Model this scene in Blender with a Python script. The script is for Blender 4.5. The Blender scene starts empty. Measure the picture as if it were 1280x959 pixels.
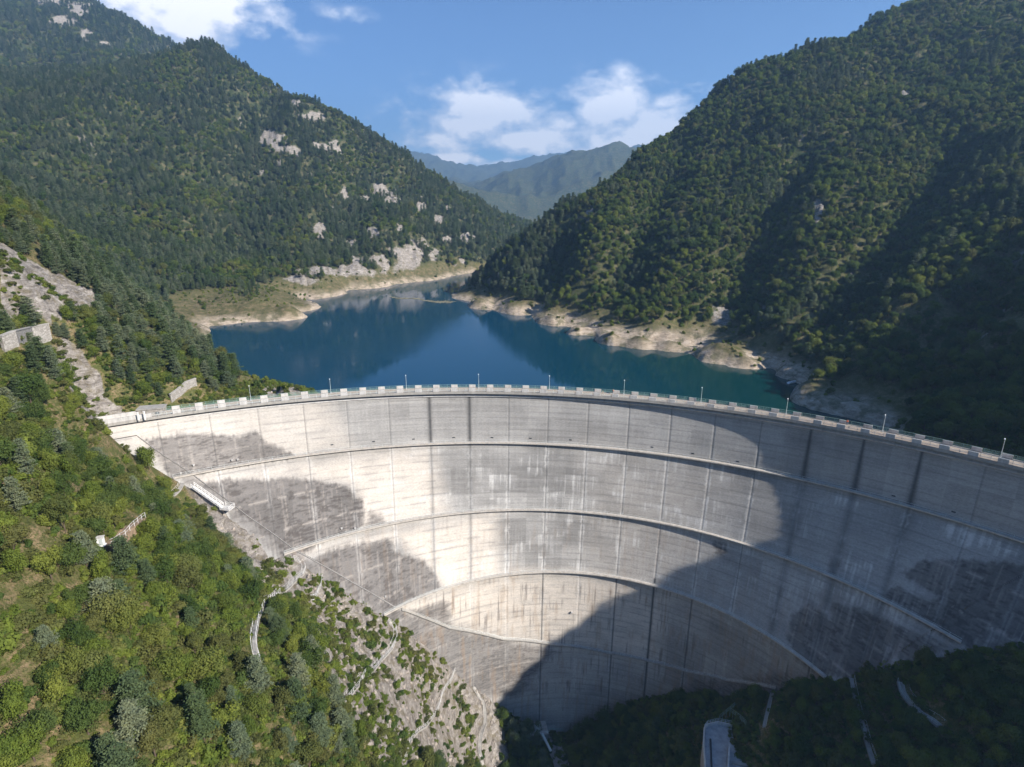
import bpy, bmesh, math, random
import numpy as np
from mathutils import Vector, Matrix
R_ = math.radians
rng = np.random.default_rng(7)
random.seed(7)
SC = bpy.context.scene
COL = SC.collection
DBG_TREES = True

# ------------------------------------------------------------------ camera
F, PITCH = 740.0, R_(17.0)          # focal length in photo pixels (1280 wide), pitch below the horizon
CAMZ = 60.0                          # the crest of the dam is z = 0
WZ = -18.0                           # water level
cam = bpy.data.cameras.new("camera"); cam_o = bpy.data.objects.new("camera", cam); COL.objects.link(cam_o)
cam_o.location = (0, 0, CAMZ); cam_o.rotation_euler = (math.pi/2 - PITCH, 0, 0)
cam.sensor_width = 36; cam.lens = F/1280*36; cam.clip_start = .5; cam.clip_end = 40000
SC.camera = cam_o
cP, sP = math.cos(PITCH), math.sin(PITCH)
def ray(x, y):
    u = (x-640)/F; v = (479.5-y)/F
    return np.array([u, cP+v*sP, v*cP-sP])
def at(x, y, t):                      # the point of the place seen at photo pixel x, y at range t
    return np.array([0, 0, CAMZ]) + t*ray(x, y)
def atz(x, y, z):
    d = ray(x, y); return at(x, y, (z-CAMZ)/d[2])
def project(X, Y, Z):
    dz = Z-CAMZ; dep = Y*cP - dz*sP; up = dz*cP + Y*sP
    dep = np.where(dep > 1, dep, 1e9)
    return 640+F*X/dep, 479.5-F*up/dep

# ------------------------------------------------------------------ helpers
def tag(o, label=None, cat=None, group=None, kind=None):
    if label: o['label'] = label
    if cat: o['category'] = cat
    if group: o['group'] = group
    if kind: o['kind'] = kind
    return o
def empty(name, loc=(0, 0, 0), rz=0):
    o = bpy.data.objects.new(name, None); o.location = loc; o.rotation_euler = (0, 0, rz); o.empty_display_size = .5
    COL.objects.link(o); return o
def link(name, me, mat=None, parent=None, smooth=False):
    o = bpy.data.objects.new(name, me); COL.objects.link(o)
    if mat is not None: me.materials.append(mat)
    if parent is not None: o.parent = parent
    if smooth: me.polygons.foreach_set('use_smooth', [True]*len(me.polygons))
    return o
def np_mesh(name, V, Fc):
    me = bpy.data.meshes.new(name); V = np.asarray(V, np.float32); Fc = np.asarray(Fc, np.int32)
    n, k = Fc.shape
    me.vertices.add(len(V)); me.vertices.foreach_set('co', V.ravel())
    me.loops.add(n*k); me.loops.foreach_set('vertex_index', Fc.ravel())
    me.polygons.add(n); me.polygons.foreach_set('loop_start', np.arange(0, n*k, k)); me.polygons.foreach_set('loop_total', np.full(n, k))
    me.update(calc_edges=True); return me
def add_attr(me, name, arr):
    a = me.attributes.new(name, 'FLOAT', 'POINT'); a.data.foreach_set('value', np.asarray(arr, np.float32).ravel())
def grid_faces(nr, nc, wrap=False):
    i = np.arange(nr-1)[:, None]; j = np.arange(nc if wrap else nc-1)[None, :]; j2 = (j+1) % nc
    return np.stack([i*nc+j, i*nc+j2, (i+1)*nc+j2, (i+1)*nc+j], -1).reshape(-1, 4)
class MB:
    """collects boxes, bars and tubes and builds them as ONE mesh object"""
    def __init__(s): s.v = []; s.f = []
    def add(s, V, Fs):
        b = len(s.v); s.v += [tuple(map(float, p)) for p in V]; s.f += [tuple(b+i for i in f) for f in Fs]; return s
    def box(s, c, size, rz=0, M=None):
        sx, sy, sz = [q/2 for q in size]; V = []
        cr, sr = math.cos(rz), math.sin(rz)
        for dz in (-sz, sz):
            for dx, dy in ((-sx, -sy), (sx, -sy), (sx, sy), (-sx, sy)):
                p = (c[0]+dx*cr-dy*sr, c[1]+dx*sr+dy*cr, c[2]+dz)
                V.append(p)
        return s.add(V, [(3, 2, 1, 0), (4, 5, 6, 7), (0, 1, 5, 4), (1, 2, 6, 5), (2, 3, 7, 6), (3, 0, 4, 7)])
    def tube(s, pts, r, n=6, r2=None, closed_ends=True):
        pts = [Vector(p) for p in pts]; m = len(pts); V = []
        for i, p in enumerate(pts):
            t = (pts[min(i+1, m-1)]-pts[max(i-1, 0)]).normalized()
            a = t.cross(Vector((0, 0, 1)));
            if a.length < .05: a = t.cross(Vector((0, 1, 0)))
            a.normalize(); b = t.cross(a)
            rr = r if r2 is None else r+(r2-r)*i/max(1, m-1)
            for k in range(n):
                w = 2*math.pi*k/n; V.append(p+a*(math.cos(w)*rr)+b*(math.sin(w)*rr))
        Fs = [(i*n+k, i*n+(k+1) % n, (i+1)*n+(k+1) % n, (i+1)*n+k) for i in range(m-1) for k in range(n)]
        if closed_ends: Fs += [tuple(range(n))[::-1], tuple((m-1)*n+k for k in range(n))]
        return s.add(V, Fs)
    def strip(s, pts, w, th, lat=None):
        """a slab of width w, thickness th along pts; pts are the top centre line"""
        pts = [Vector(p) for p in pts]; m = len(pts); V = []
        for i, p in enumerate(pts):
            t = pts[min(i+1, m-1)]-pts[max(i-1, 0)]; t.z = 0; t.normalize(); a = Vector((t.y, -t.x, 0))
            for sx, sz in ((-.5, 0), (.5, 0), (.5, -th), (-.5, -th)): V.append(p+a*(sx*w)+Vector((0, 0, sz)))
        Fs = [(i*4+k, i*4+(k+1) % 4, (i+1)*4+(k+1) % 4, (i+1)*4+k) for i in range(m-1) for k in range(4)]
        Fs += [(3, 2, 1, 0), tuple((m-1)*4+k for k in range(4))]
        return s.add(V, Fs)
    def build(s, name, mat, parent=None, smooth=False):
        me = bpy.data.meshes.new(name); me.from_pydata(s.v, [], s.f); me.update()
        return link(name, me, mat, parent, smooth)

# numpy value noise
_perm = rng.integers(0, 1 << 30, 4096)
def _h(i, j, seed): return (_perm[(_perm[(i+seed*57) & 4095]+j) & 4095] & 0xffff)/65535.0
def vnoise(x, y, seed=0):
    x = np.asarray(x, float); y = np.asarray(y, float)
    i = np.floor(x).astype(int); j = np.floor(y).astype(int); fx = x-i; fy = y-j
    fx = fx*fx*(3-2*fx); fy = fy*fy*(3-2*fy)
    a = _h(i, j, seed); b = _h(i+1, j, seed); c = _h(i, j+1, seed); d = _h(i+1, j+1, seed)
    return (a*(1-fx)+b*fx)*(1-fy)+(c*(1-fx)+d*fx)*fy
def fbm(x, y, o=4, seed=0, g=.5):
    s = 0; a = 1; n = 0
    for k in range(o):
        s = s+a*vnoise(x*2**k+k*13.7, y*2**k+k*7.3, seed+k); n += a; a *= g
    return s/n                                   # 0..1
def ridged(x, y, o=4, seed=0):
    s = 0; a = 1; n = 0
    for k in range(o):
        s = s+a*(1-np.abs(2*vnoise(x*2**k+k*3.7, y*2**k+k*9.3, seed+k)-1)); n += a; a *= .5
    return s/n
def inpoly(x, y, P):
    x = np.asarray(x); r = np.zeros(x.shape, bool); n = len(P); j = n-1
    for i in range(n):
        xi, yi = P[i]; xj, yj = P[j]
        c = ((yi > y) != (yj > y)) & (x < (xj-xi)*(y-yi)/((yj-yi) if yj != yi else 1e-9)+xi); r ^= c; j = i
    return r
def seg_dist(x, y, P):
    """distance to a polyline in the plane"""
    d = np.full(np.shape(x), 1e9)
    for (ax, ay), (bx, by) in zip(P[:-1], P[1:]):
        ux, uy = bx-ax, by-ay; L = ux*ux+uy*uy+1e-9
        t = np.clip(((x-ax)*ux+(y-ay)*uy)/L, 0, 1); d = np.minimum(d, np.hypot(x-ax-t*ux, y-ay-t*uy))
    return d
def softpoly(x, y, P, w):
    """1 inside, falling to 0 over w outside"""
    ins = inpoly(x, y, P); d = seg_dist(x, y, list(P)+[P[0]])
    return np.clip(.5+np.where(ins, d, -d)/(2*w), 0, 1)

# ------------------------------------------------------------------ node materials
class NT:
    def __init__(s, nt): s.nt = nt; s.nodes = nt.nodes; s.links = nt.links
    def n(s, t, **kw):
        nd = s.nodes.new(t)
        for k, v in kw.items():
            if k.startswith('i_'):
                key = k[2:]; key = int(key) if key.isdigit() else key.replace('_', ' ')
                s.put(nd.inputs[key], v)
            else: setattr(nd, k, v)
        return nd
    def put(s, inp, v):
        if isinstance(v, bpy.types.NodeSocket): s.links.new(v, inp)
        else: inp.default_value = v
    def math(s, op, a, b=0.0, clamp=False):
        nd = s.n('ShaderNodeMath', operation=op, use_clamp=clamp); s.put(nd.inputs[0], a); s.put(nd.inputs[1], b); return nd.outputs[0]
    def mix(s, f, a, b, mode='MIX'):
        nd = s.n('ShaderNodeMix', data_type='RGBA', blend_type=mode); s.put(nd.inputs[0], f)
        s.put(nd.inputs[6], a if not isinstance(a, tuple) else (*a, 1)[:4]); s.put(nd.inputs[7], b if not isinstance(b, tuple) else (*b, 1)[:4]); return nd.outputs[2]
    def noise(s, vec, scale, detail=4, rough=.55, dist=0.0):
        nd = s.n('ShaderNodeTexNoise'); s.put(nd.inputs['Vector'], vec); nd.inputs['Scale'].default_value = scale
        nd.inputs['Detail'].default_value = detail; nd.inputs['Roughness'].default_value = rough; nd.inputs['Distortion'].default_value = dist
        return nd.outputs['Fac']
    def ramp(s, f, stops):
        nd = s.n('ShaderNodeValToRGB'); s.put(nd.inputs[0], f); e = nd.color_ramp.elements
        while len(e) < len(stops): e.new(.5)
        for el, (p, c) in zip(e, stops): el.position = p; el.color = (*c, 1) if isinstance(c, tuple) else (c, c, c, 1)
        return nd.outputs[0]
    def attr(s, name): return s.n('ShaderNodeAttribute', attribute_name=name).outputs['Fac']
    def pos(s): return s.n('ShaderNodeNewGeometry').outputs['Position']
    def scalev(s, v, sc):
        nd = s.n('ShaderNodeMapping'); s.put(nd.inputs[0], v); nd.inputs['Scale'].default_value = sc; return nd.outputs[0]
def new_mat(name, rough=.9, spec=.2):
    m = bpy.data.materials.new(name); m.use_nodes = True; t = NT(m.node_tree)
    b = m.node_tree.nodes['Principled BSDF']; b.inputs['Roughness'].default_value = rough
    b.inputs['Specular IOR Level'].default_value = spec
    return m, t, b
def simple(name, col, rough=.8, metal=0, var=.25, scale=1.5, spec=.3):
    m, t, b = new_mat(name, rough, spec)
    f = t.noise(t.pos(), scale, 5, .6)
    lo = tuple(c*(1-var) for c in col); hi = tuple(min(1, c*(1+var)) for c in col)
    t.put(b.inputs['Base Color'], t.ramp(f, [(.3, lo), (.7, hi)])); b.inputs['Metallic'].default_value = metal
    return m
def bump(t, b, h, strength, dist=1.0):
    nd = t.n('ShaderNodeBump'); nd.inputs['Strength'].default_value = strength; nd.inputs['Distance'].default_value = dist
    t.put(nd.inputs['Height'], h); t.put(b.inputs['Normal'], nd.outputs[0])

def leaf_material(name, cols, trans=.25, alive=.5):
    """foliage: hue differs from tree to tree and in clumps through the crown"""
    m, t, b = new_mat(name, .75, .15)
    oi = t.n('ShaderNodeObjectInfo').outputs['Random']
    base = t.ramp(oi, [((i+.0)/max(1, len(cols)-1), c) for i, c in enumerate(cols)])
    f = t.noise(t.pos(), .9, 3, .6); f2 = t.noise(t.pos(), .03, 3, .6)
    c = t.mix(t.math('MULTIPLY', t.ramp(f, [(.35, 0.0), (.7, 1.0)]), .55), base, t.mix(1.0, base, (1.9, 1.65, 1.2), 'MULTIPLY'))
    c = t.mix(t.math('MULTIPLY', t.ramp(f2, [(.4, 0.0), (.6, 1.0)]), .5), c, t.mix(1.0, c, (.62, .78, .8), 'MULTIPLY'))
    t.put(b.inputs['Base Color'], c)
    tr = t.n('ShaderNodeBsdfTranslucent'); t.put(tr.inputs[0], t.mix(1.0, c, (1.3, 1.4, .6), 'MULTIPLY'))
    mx = t.n('ShaderNodeMixShader'); mx.inputs[0].default_value = trans
    t.links.new(b.outputs[0], mx.inputs[1]); t.links.new(tr.outputs[0], mx.inputs[2])
    t.links.new(mx.outputs[0], t.nodes['Material Output'].inputs[0]); return m
M_BROAD = leaf_material('broadleaf_leaves', [(.028, .065, .012), (.05, .095, .016), (.075, .12, .02), (.045, .085, .02), (.10, .145, .022), (.06, .075, .022)])
M_PINE = leaf_material('pine_needles', [(.045, .075, .04), (.07, .10, .055), (.055, .085, .035), (.10, .125, .075)], .12)
M_SHRUB = leaf_material('shrub_leaves', [(.05, .09, .015), (.085, .12, .02), (.11, .12, .035), (.06, .095, .02), (.13, .16, .02)])
M_BARK = simple('bark', (.10, .075, .055), .95)

def concrete(name, col=(.42, .40, .37)):
    m, t, b = new_mat(name, .9, .2); p = t.pos()
    f = t.noise(t.scalev(p, (1, 1, .25)), .9, 5, .65); g = t.noise(p, 6, 3, .6)
    c = t.ramp(f, [(.25, tuple(q*.66 for q in col)), (.5, col), (.75, tuple(q*1.2 for q in col))])
    c = t.mix(t.math('MULTIPLY', t.ramp(g, [(.45, 0.0), (.65, 1.0)]), .18), c, (.16, .14, .12))
    t.put(b.inputs['Base Color'], c); bump(t, b, g, .15, .05); return m
M_CONC = concrete('weathered_concrete', (.34, .325, .30)); M_CONC_L = concrete('pale_concrete', (.50, .49, .475)); M_CONC_D = concrete('dark_concrete', (.26, .25, .24))
M_CONC_B = concrete('cream_concrete', (.47, .435, .39))
M_ROAD = simple('crest_paving', (.34, .27, .20), .95, var=.18, scale=.8)
M_METAL = simple('painted_steel', (.55, .6, .6), .5, .3, .1)
M_GREEN = simple('green_steel', (.22, .34, .30), .5, .3, .15)
M_WHITE = simple('white_paint', (.75, .75, .74), .5, 0, .06)
M_DARK = simple('dark_metal', (.05, .055, .06), .6, .4, .2)

# ------------------------------------------------------------------ dam geometry
HH = np.array([60, 77.5, 99, 119, 190.]); CXs = np.array([-14, -8.2, 5.1, 13.7, 19.]); CYs = np.array([3.7, 15.0, 66.2, 98.5, 107.]); RRs = np.array([183.6, 169.3, 111.4, 73.0, 57.])
AX, AY = -8.0, 20.0
def face_xy(phi, h, off=0.0):
    """plan point of the downstream face: phi (rad) about the axis, h metres below the drone, off metres towards the drone"""
    cx = np.interp(h, HH, CXs); cy = np.interp(h, HH, CYs); r = np.interp(h, HH, RRs)
    dx, dy = np.sin(phi), np.cos(phi); qx, qy = AX-cx, AY-cy
    b = qx*dx+qy*dy; c = qx*qx+qy*qy-r*r
    s = -b+np.sqrt(np.maximum(b*b-c, 0)) - off
    return AX+s*dx, AY+s*dy
TIERS = [77.5, 99., 119.]
FACE_IN = 1.15                        # face lies this far behind the outer edge of the walkways
def face_hit(x, y):
    """photo pixel to (phi, h, point) on the face"""
    d = ray(x, y); lo, hi = 60., 400.
    for _ in range(50):
        t = (lo+hi)/2; p = np.array([0, 0, CAMZ])+t*d; phi = math.atan2(p[0]-AX, p[1]-AY); h = min(190, CAMZ-p[2])
        fx, fy = face_xy(phi, max(60, h), -FACE_IN)
        if math.hypot(p[0]-AX, p[1]-AY) < math.hypot(fx-AX, fy-AY): lo = t
        else: hi = t
    return phi, CAMZ-p[2], p
CONTACT = [(135, 552), (180, 570), (217, 598), (245, 606), (285, 641), (318, 668), (350, 694), (372, 706), (400, 722), (430, 746), (485, 777), (520, 803), (550, 826), (585, 852), (606, 867),
           (635, 890), (655, 907), (690, 916), (725, 911), (765, 890), (800, 874), (870, 864), (930, 870), (985, 862), (1030, 850), (1080, 838), (1130, 826), (1215, 815), (1290, 806)]
JOINT = [(172, 545), (200, 566), (250, 600), (310, 645), (370, 688), (440, 727), (508, 762), (562, 783.5), (630, 798), (695, 805), (759, 815), (813, 825.5), (860, 838), (909, 849), (970, 859)]

# ------------------------------------------------------------------ terrain
C = []                                # control points
def cp(x, y, t): C.append(at(x, y, t))
def shore(x, y, dz=0): C.append(atz(x, y, WZ)+np.array([0, 0, dz]))
contact3 = [face_hit(*p)[2] for p in CONTACT]
for p in contact3:
    C.append(p+np.array([0, 0, -.5]))
    # the ground keeps level under and behind the dam
    dirv = np.array([p[0]-AX, p[1]-AY, 0]); dirv /= np.linalg.norm(dirv)
    C.append(p+dirv*14+np.array([0, 0, -4 if p[2] < -10 else -1.0]))
# left slope, near
def gorge(X, Y):
    """the two straight flanks of the gorge below the drone"""
    c = np.interp(Y, [-60, 0, 50, 75, 100, 140, 165], [-50, -50, -53, -56, -70, -98, -112])
    left = c - X - 1.2*np.maximum(0, X+35) - .6*np.maximum(0, -X-86)
    right = -118 + .93*(X-25)
    return np.maximum(np.maximum(left, right), -121)
cc2 = np.array(contact3)
for gx_ in np.arange(-104, 130, 13.0):
    for gy_ in np.arange(0, 170, 13.0):
        if math.hypot(gx_-AX, gy_-AY) > 158: continue
        dd = np.hypot(cc2[:, 0]-gx_, cc2[:, 1]-gy_); r_in = math.hypot(gx_-AX, gy_-AY)
        k_ = int(np.argmin(dd))
        if dd[k_] < 11 or (r_in > 140 and -10 < gx_ < -10): continue
        zz = float(gorge(gx_, gy_)); w_ = math.exp(-(dd[k_]/22)**2)
        C.append(np.array([gx_, gy_, zz*(1-w_)+w_*cc2[k_, 2]]))
for a in [(0, 500, 118), (0, 440, 142), (0, 408, 152), (0, 400, 158),
          (0, 316, 174), (0, 300, 190), (60, 345, 203), (60, 366, 188), (60, 400, 172), (60, 440, 150),
          (120, 370, 215), (122, 380, 207), (120, 405, 197), (118, 440, 182), (112, 485, 176), (98, 516, 178),
          (170, 383, 235), (200, 403, 238), (200, 445, 210), (190, 490, 190),
          (250, 443, 236), (270, 455, 230), (260, 482, 208), (300, 475, 226), (340, 484, 220), (380, 492, 213)]: cp(*a)
# off frame: below and behind the drone, left and right (the right-hand spur throws the shade on the dam)
C += [np.array(p, float) for p in [(0, -60, -125), (0, -160, -132), (-110, 60, 50), (-140, 100, 52), (-90, -60, 35), (-160, 0, 95), (-160, -140, 90), (-250, 60, 150), (-250, 180, 140), (-330, 300, 165),
     (60, -60, -85), (150, 112, -2), (145, 60, -8), (150, 90, -2), (168, 104, 18), (165, 60, 15), (185, 89, 41), (184, 60, 41), (192, 38, 42), (194, 16, 38), (197, -30, 40), (222, 66, 62), (240, 90, 76), (225, 160, 60), (185, 150, 36), (268, 134, 92), (165, 150, 12), (190, 185, 30),
     (140, 0, -15), (260, 20, 80), (300, 60, 110), (300, 200, 94), (260, -120, 90)]]
# beyond the near spur, hidden ground and lake bed
C += [np.array(p, float) for p in [(-95, 245, -24), (-45, 232, -42), (-120, 262, -24), (-160, 300, -14), (0, 215, -60), (50, 210, -55), (0, 260, -50), (-60, 280, -45), (60, 260, -45), (20, 350, -40), (-80, 380, -42), (-60, 480, -38), (95, 188, -45), (118, 192, -32)]]
# left bank of the lake
for a in [(269, 406), (300, 404), (337, 401), (372, 394), (396, 386), (375, 374), (413, 371), (441, 362), (496, 355), (544, 350), (564, 345), (585, 342), (610, 340)]: shore(*a)
for a in [(300, 425), (380, 402), (420, 388), (470, 370), (520, 360), (560, 354)]: shore(a[0], a[1], -12)
for a in [(230, 400, 385), (240, 375, 430), (290, 372, 428), (330, 372, 425), (365, 378, 415), (345, 362, 470), (300, 360, 480), (230, 362, 450), (150, 360, 400), (90, 330, 380),
          (400, 350, 522), (450, 340, 566), (500, 310, 632), (500, 335, 613), (530, 330, 634), (560, 330, 675), (600, 322, 708), (640, 300, 820),
          (230, 300, 540), (150, 280, 520), (50, 250, 510), (300, 300, 590), (370, 300, 590), (430, 290, 620), (480, 270, 685), (540, 280, 718), (600, 290, 775),
          (0, 195, 620), (80, 160, 680), (150, 122, 760), (210, 85, 860), (270, 60, 950), (330, 95, 910), (380, 125, 880), (430, 152, 860), (480, 182, 870), (520, 207, 890), (560, 236, 930), (600, 262, 980), (640, 279, 1050), (665, 288, 1120), (690, 292, 1300),
          (0, 260, 470), (200, 200, 690), (270, 150, 800), (270, 230, 680), (350, 170, 800), (350, 240, 720), (430, 220, 760), (500, 240, 810), (100, 220, 600),
          (0, 100, 1000), (60, 80, 1080), (120, 70, 1150), (180, 75, 1150), (0, 0, 1400), (0, -90, 1600), (60, -45, 1550), (110, 0, 1480), (150, 26, 1430), (215, 56, 1380), (-200, -150, 1600), (-200, 100, 800), (-300, 200, 500),
          (60, 20, 1380), (120, 35, 1320)]: cp(*a)
for (x, y, t) in [(270, 60, 950), (330, 95, 910), (380, 125, 880), (430, 152, 860), (480, 182, 870), (520, 207, 890), (560, 236, 930), (600, 262, 980), (640, 279, 1050), (215, 56, 1380), (110, 0, 1480), (0, -90, 1600)]:
    p = at(x, y, t); C.append(np.array([p[0]*1.25-60, p[1]*1.25, p[2]-.42*.25*p[1]-30]))
# right bank
for a in [(566, 373), (590, 378), (616, 382), (672, 393), (705, 402), (734, 413), (746, 422), (780, 428), (813, 431), (850, 434), (881, 437), (876, 451), (900, 454), (935, 456), (968, 457), (976, 469), (993, 489), (1038, 506), (1066, 511)]: shore(*a)
for a, dz_ in [((985, 474), 2)]: shore(a[0], a[1], dz_)
for a in [(700, 410), (725, 420), (760, 432), (790, 438), (820, 440), (850, 443), (868, 459), (905, 463), (935, 465), (965, 465), (985, 480), (650, 398)]: shore(a[0], a[1], -6)
for a in [(560, 385), (620, 395), (680, 410), (740, 432), (830, 450), (900, 470), (960, 490)]: shore(a[0], a[1], -14)
for a in [(600, 372, 7), (640, 378, 8), (690, 389, 9), (720, 400, 9), (760, 413, 8), (800, 417, 8), (840, 420, 8), (885, 424, 8), (905, 438, 6), (940, 438, 8), (980, 448, 8), (1010, 470, 9), (1040, 480, 9), (1075, 495, 8)]:
    p = atz(a[0], a[1], WZ+a[2]); C.append(p)
C += [np.array(p, float) for p in [(128, 205, -22), (142, 200, -10), (150, 185, -4)]]
for a in [(590, 362, 512), (616, 350, 500), (620, 330, 500), (640, 305, 520), (690, 275, 510), (740, 245, 510), (800, 190, 545), (850, 155, 570), (890, 125, 600), (950, 100, 590), (1000, 75, 575), (1100, 35, 590), (1165, 0, 610), (1280, -60, 650),
          (650, 372, 457), (650, 350, 472), (690, 370, 420), (700, 340, 442), (740, 300, 438), (800, 300, 425), (800, 370, 379), (820, 395, 357), (850, 250, 455), (860, 350, 382), (880, 400, 357), (900, 200, 500), (950, 300, 382), (960, 400, 327),
          (1000, 150, 480), (1000, 250, 385), (1000, 400, 292), (1050, 350, 312), (1050, 440, 262), (1100, 120, 500), (1100, 200, 410), (1100, 300, 335), (1100, 400, 268), (1100, 450, 238), (1100, 495, 222), (1180, 350, 265), (1180, 440, 214), (1180, 500, 190), (1180, 540, 178),
          (1280, 60, 470), (1280, 150, 390), (1280, 250, 305), (1280, 350, 240), (1280, 450, 196), (1280, 520, 172), (1280, 580, 158), (1180, 60, 520), (1500, 60, 480)]: cp(*a)
C.append(np.array([430., 340, 138]))
for (x, y, t) in [(640, 305, 520), (690, 275, 510), (740, 245, 510), (800, 190, 545), (850, 155, 570), (890, 125, 600), (1000, 75, 575), (1165, 0, 610), (1280, -60, 650)]:
    p = at(x, y, t); C.append(np.array([p[0]*1.25+60, p[1]*1.3, p[2]-.3*.3*p[1]-20]))
C += [np.array(p, float) for p in [(20, 700, -30), (60, 860, -30), (40, 780, -28), (0, 600, -32), (-10, 640, -32), (150, 1100, -20)]]
# far ranges
for a in [(590, 246, 3000), (640, 222, 3000), (700, 205, 3000), (745, 192, 3050), (765, 186, 3050), (800, 190, 3050), (850, 215, 3000), (900, 190, 3000), (640, 285, 2200), (700, 282, 2200), (760, 270, 2400), (560, 250, 3300), (660, 245, 2700), (740, 225, 2700),
          (430, 150, 6500), (480, 178, 6300), (510, 194, 6000), (540, 198, 6000), (565, 206, 6000), (590, 211, 6000), (620, 211, 6300), (650, 205, 6300), (690, 197, 6500), (720, 195, 6500), (760, 200, 6500), (900, 190, 6500), (560, 235, 5000), (620, 236, 4700),
          (1100, 100, 5000), (200, 130, 5000), (440, 152, 2200), (470, 168, 2200), (500, 190, 2250), (530, 215, 2300), (570, 245, 2400), (380, 150, 2000)]: cp(*a)
C += [np.array(p, float) for p in [(0, 11000, 300), (7000, 9000, 600), (-7000, 9000, 600), (9000, 0, 500), (-9000, 0, 500), (0, -9000, 300), (700, 7600, 350), (-900, 7600, 350), (200, 3700, 250), (1500, -1500, 500), (-1500, -1500, 500), (0, -600, -120)]]
C = np.array(C)
def ker(d2): return -np.sqrt(d2+36.0)
d2 = ((C[:, None, :2]-C[None, :, :2])**2).sum(-1)
K = ker(d2)/1000 + np.eye(len(C))*.0012
K = np.block([[K, np.ones((len(C), 1))], [np.ones((1, len(C))), np.zeros((1, 1))]])
Wt = np.linalg.solve(K, np.concatenate([C[:, 2], [0]]))
def rbf(X, Y):
    X = np.asarray(X, float).ravel(); Y = np.asarray(Y, float).ravel(); out = np.empty(len(X))
    for s in range(0, len(X), 20000):
        q = np.stack([X[s:s+20000], Y[s:s+20000]], 1); D = ((q[:, None]-C[None, :, :2])**2).sum(-1)
        out[s:s+20000] = (ker(D)/1000)@Wt[:-1]+Wt[-1]
    return out
GULLY = [[(852, 195, 525), (815, 260, 458), (790, 320, 412), (770, 385, 372)], [(1010, 190, 440), (960, 270, 390), (925, 350, 362), (893, 440, 330)],
         [(1200, 180, 390), (1100, 310, 325), (1030, 400, 280), (985, 455, 262)], [(700, 300, 475), (690, 345, 440), (670, 390, 415)], [(1230, 330, 250), (1150, 420, 225), (1080, 500, 215)]]
GULLY = [[tuple(at(*q)[:2]) for q in g] for g in GULLY]
LGUL = [[(190, 120, 900), (150, 200, 690), (120, 260, 560)], [(330, 130, 860), (300, 230, 700), (290, 320, 560)], [(450, 190, 830), (440, 260, 720), (420, 330, 620)], [(60, 60, 1250), (30, 130, 1000)]]
LGUL = [[tuple(at(*q)[:2]) for q in g] for g in LGUL]
def height(X, Y):
    sh = np.shape(X); X = np.asarray(X, float).ravel(); Y = np.asarray(Y, float).ravel()
    z = rbf(X, Y); r = np.hypot(X, Y)
    cf = np.clip((z-WZ-2)/30, 0, 1)
    for g in GULLY: z -= 15*cf*np.exp(-(seg_dist(X, Y, g)/18)**2)
    for g in LGUL: z -= 16*cf*np.exp(-(seg_dist(X, Y, g)/35)**2)
    a = np.clip((r-260)/500, 0, 1)
    z += a*(ridged(X/90, Y/90, 4, 3)-.55)*26*np.clip((z-WZ)/40, 0, 1)
    b = np.clip((r-1700)/1500, 0, 1)
    z += b*((ridged(X/600, Y/600, 6, 9)-.6)*130+(ridged(X/160, Y/160, 5, 19)-.55)*60)
    dam = np.abs(np.hypot(X-AX, Y-AY)-168)
    n = np.clip(dam/14, .15, 1)*np.clip(r/60, 0, 1)
    z += n*((fbm(X/14, Y/14, 4, 5)-.5)*4.5+(ridged(X/5, Y/5, 3, 6)-.55)*1.1)
    return z.reshape(sh)

# polar sheet: fine inside the view, coarse elsewhere
th = np.concatenate([np.radians(np.arange(-180, -50, 2.0)), np.radians(np.arange(-50, 50, .165)), np.radians(np.arange(50, 180, 2.0))])
# the spur on the right shades the dam: keep it resolved
th = np.unique(np.concatenate([th, np.radians(np.arange(50, 75, .5))]))
rr = np.concatenate([[.5, 6, 12, 18, 24], np.exp(np.arange(math.log(30), math.log(7600), .0108))])
TH, RR = np.meshgrid(th, rr)
GX, GY = RR*np.sin(TH), RR*np.cos(TH)
GZ = height(GX, GY)
PX, PY = project(GX, GY, GZ)
# local slope
gs = .6
SL = np.hypot(np.gradient(GZ, axis=0)/np.maximum(1e-3, np.gradient(RR, axis=0)), np.gradient(GZ, axis=1)/np.maximum(1e-3, RR*np.gradient(TH, axis=1)))
ROCKP = [([(0, 305), (30, 318), (60, 338), (118, 366), (127, 380), (100, 396), (60, 402), (0, 407)], 3),
         ([(60, 428), (98, 436), (122, 468), (118, 486), (155, 506), (150, 520), (108, 525), (84, 480)], 3),
         ([(225, 600), (285, 636), (360, 690), (500, 780), (612, 862), (640, 959), (470, 959), (430, 880), (400, 800), (372, 765), (330, 745), (298, 705), (268, 655)], 5),
         ([(330, 478), (370, 488), (400, 495), (395, 502), (330, 500)], 4)]
SPOTS = [(340, 175, 15, 10), (365, 188, 12, 7), (405, 186, 20, 6), (388, 147, 14, 5), (372, 130, 8, 4), (430, 245, 6, 12), (415, 261, 5, 3), (473, 240, 16, 6), (490, 252, 10, 5), (526, 258, 8, 8), (400, 290, 8, 9), (548, 278, 7, 6), (581, 298, 8, 7), (470, 292, 10, 5),
         (98, 14, 16, 10), (62, 2, 16, 6), (106, 45, 9, 7), (130, 57, 7, 4), (1022, 266, 6, 18), (1062, 346, 8, 7), (560, 300, 8, 4), (388, 220, 5, 4), (325, 215, 4, 3), (1130, 120, 6, 3), (900, 395, 20, 10), (508, 319, 26, 15), (475, 328, 30, 9), (430, 340, 50, 7), (380, 352, 30, 6), (540, 322, 8, 8), (575, 328, 14, 3), (440, 305, 6, 4), (455, 250, 8, 5), (500, 285, 5, 4), (420, 180, 10, 4), (350, 205, 5, 4), (560, 262, 4, 4), (300, 150, 4, 3), (80, 28, 14, 6)]
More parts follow.
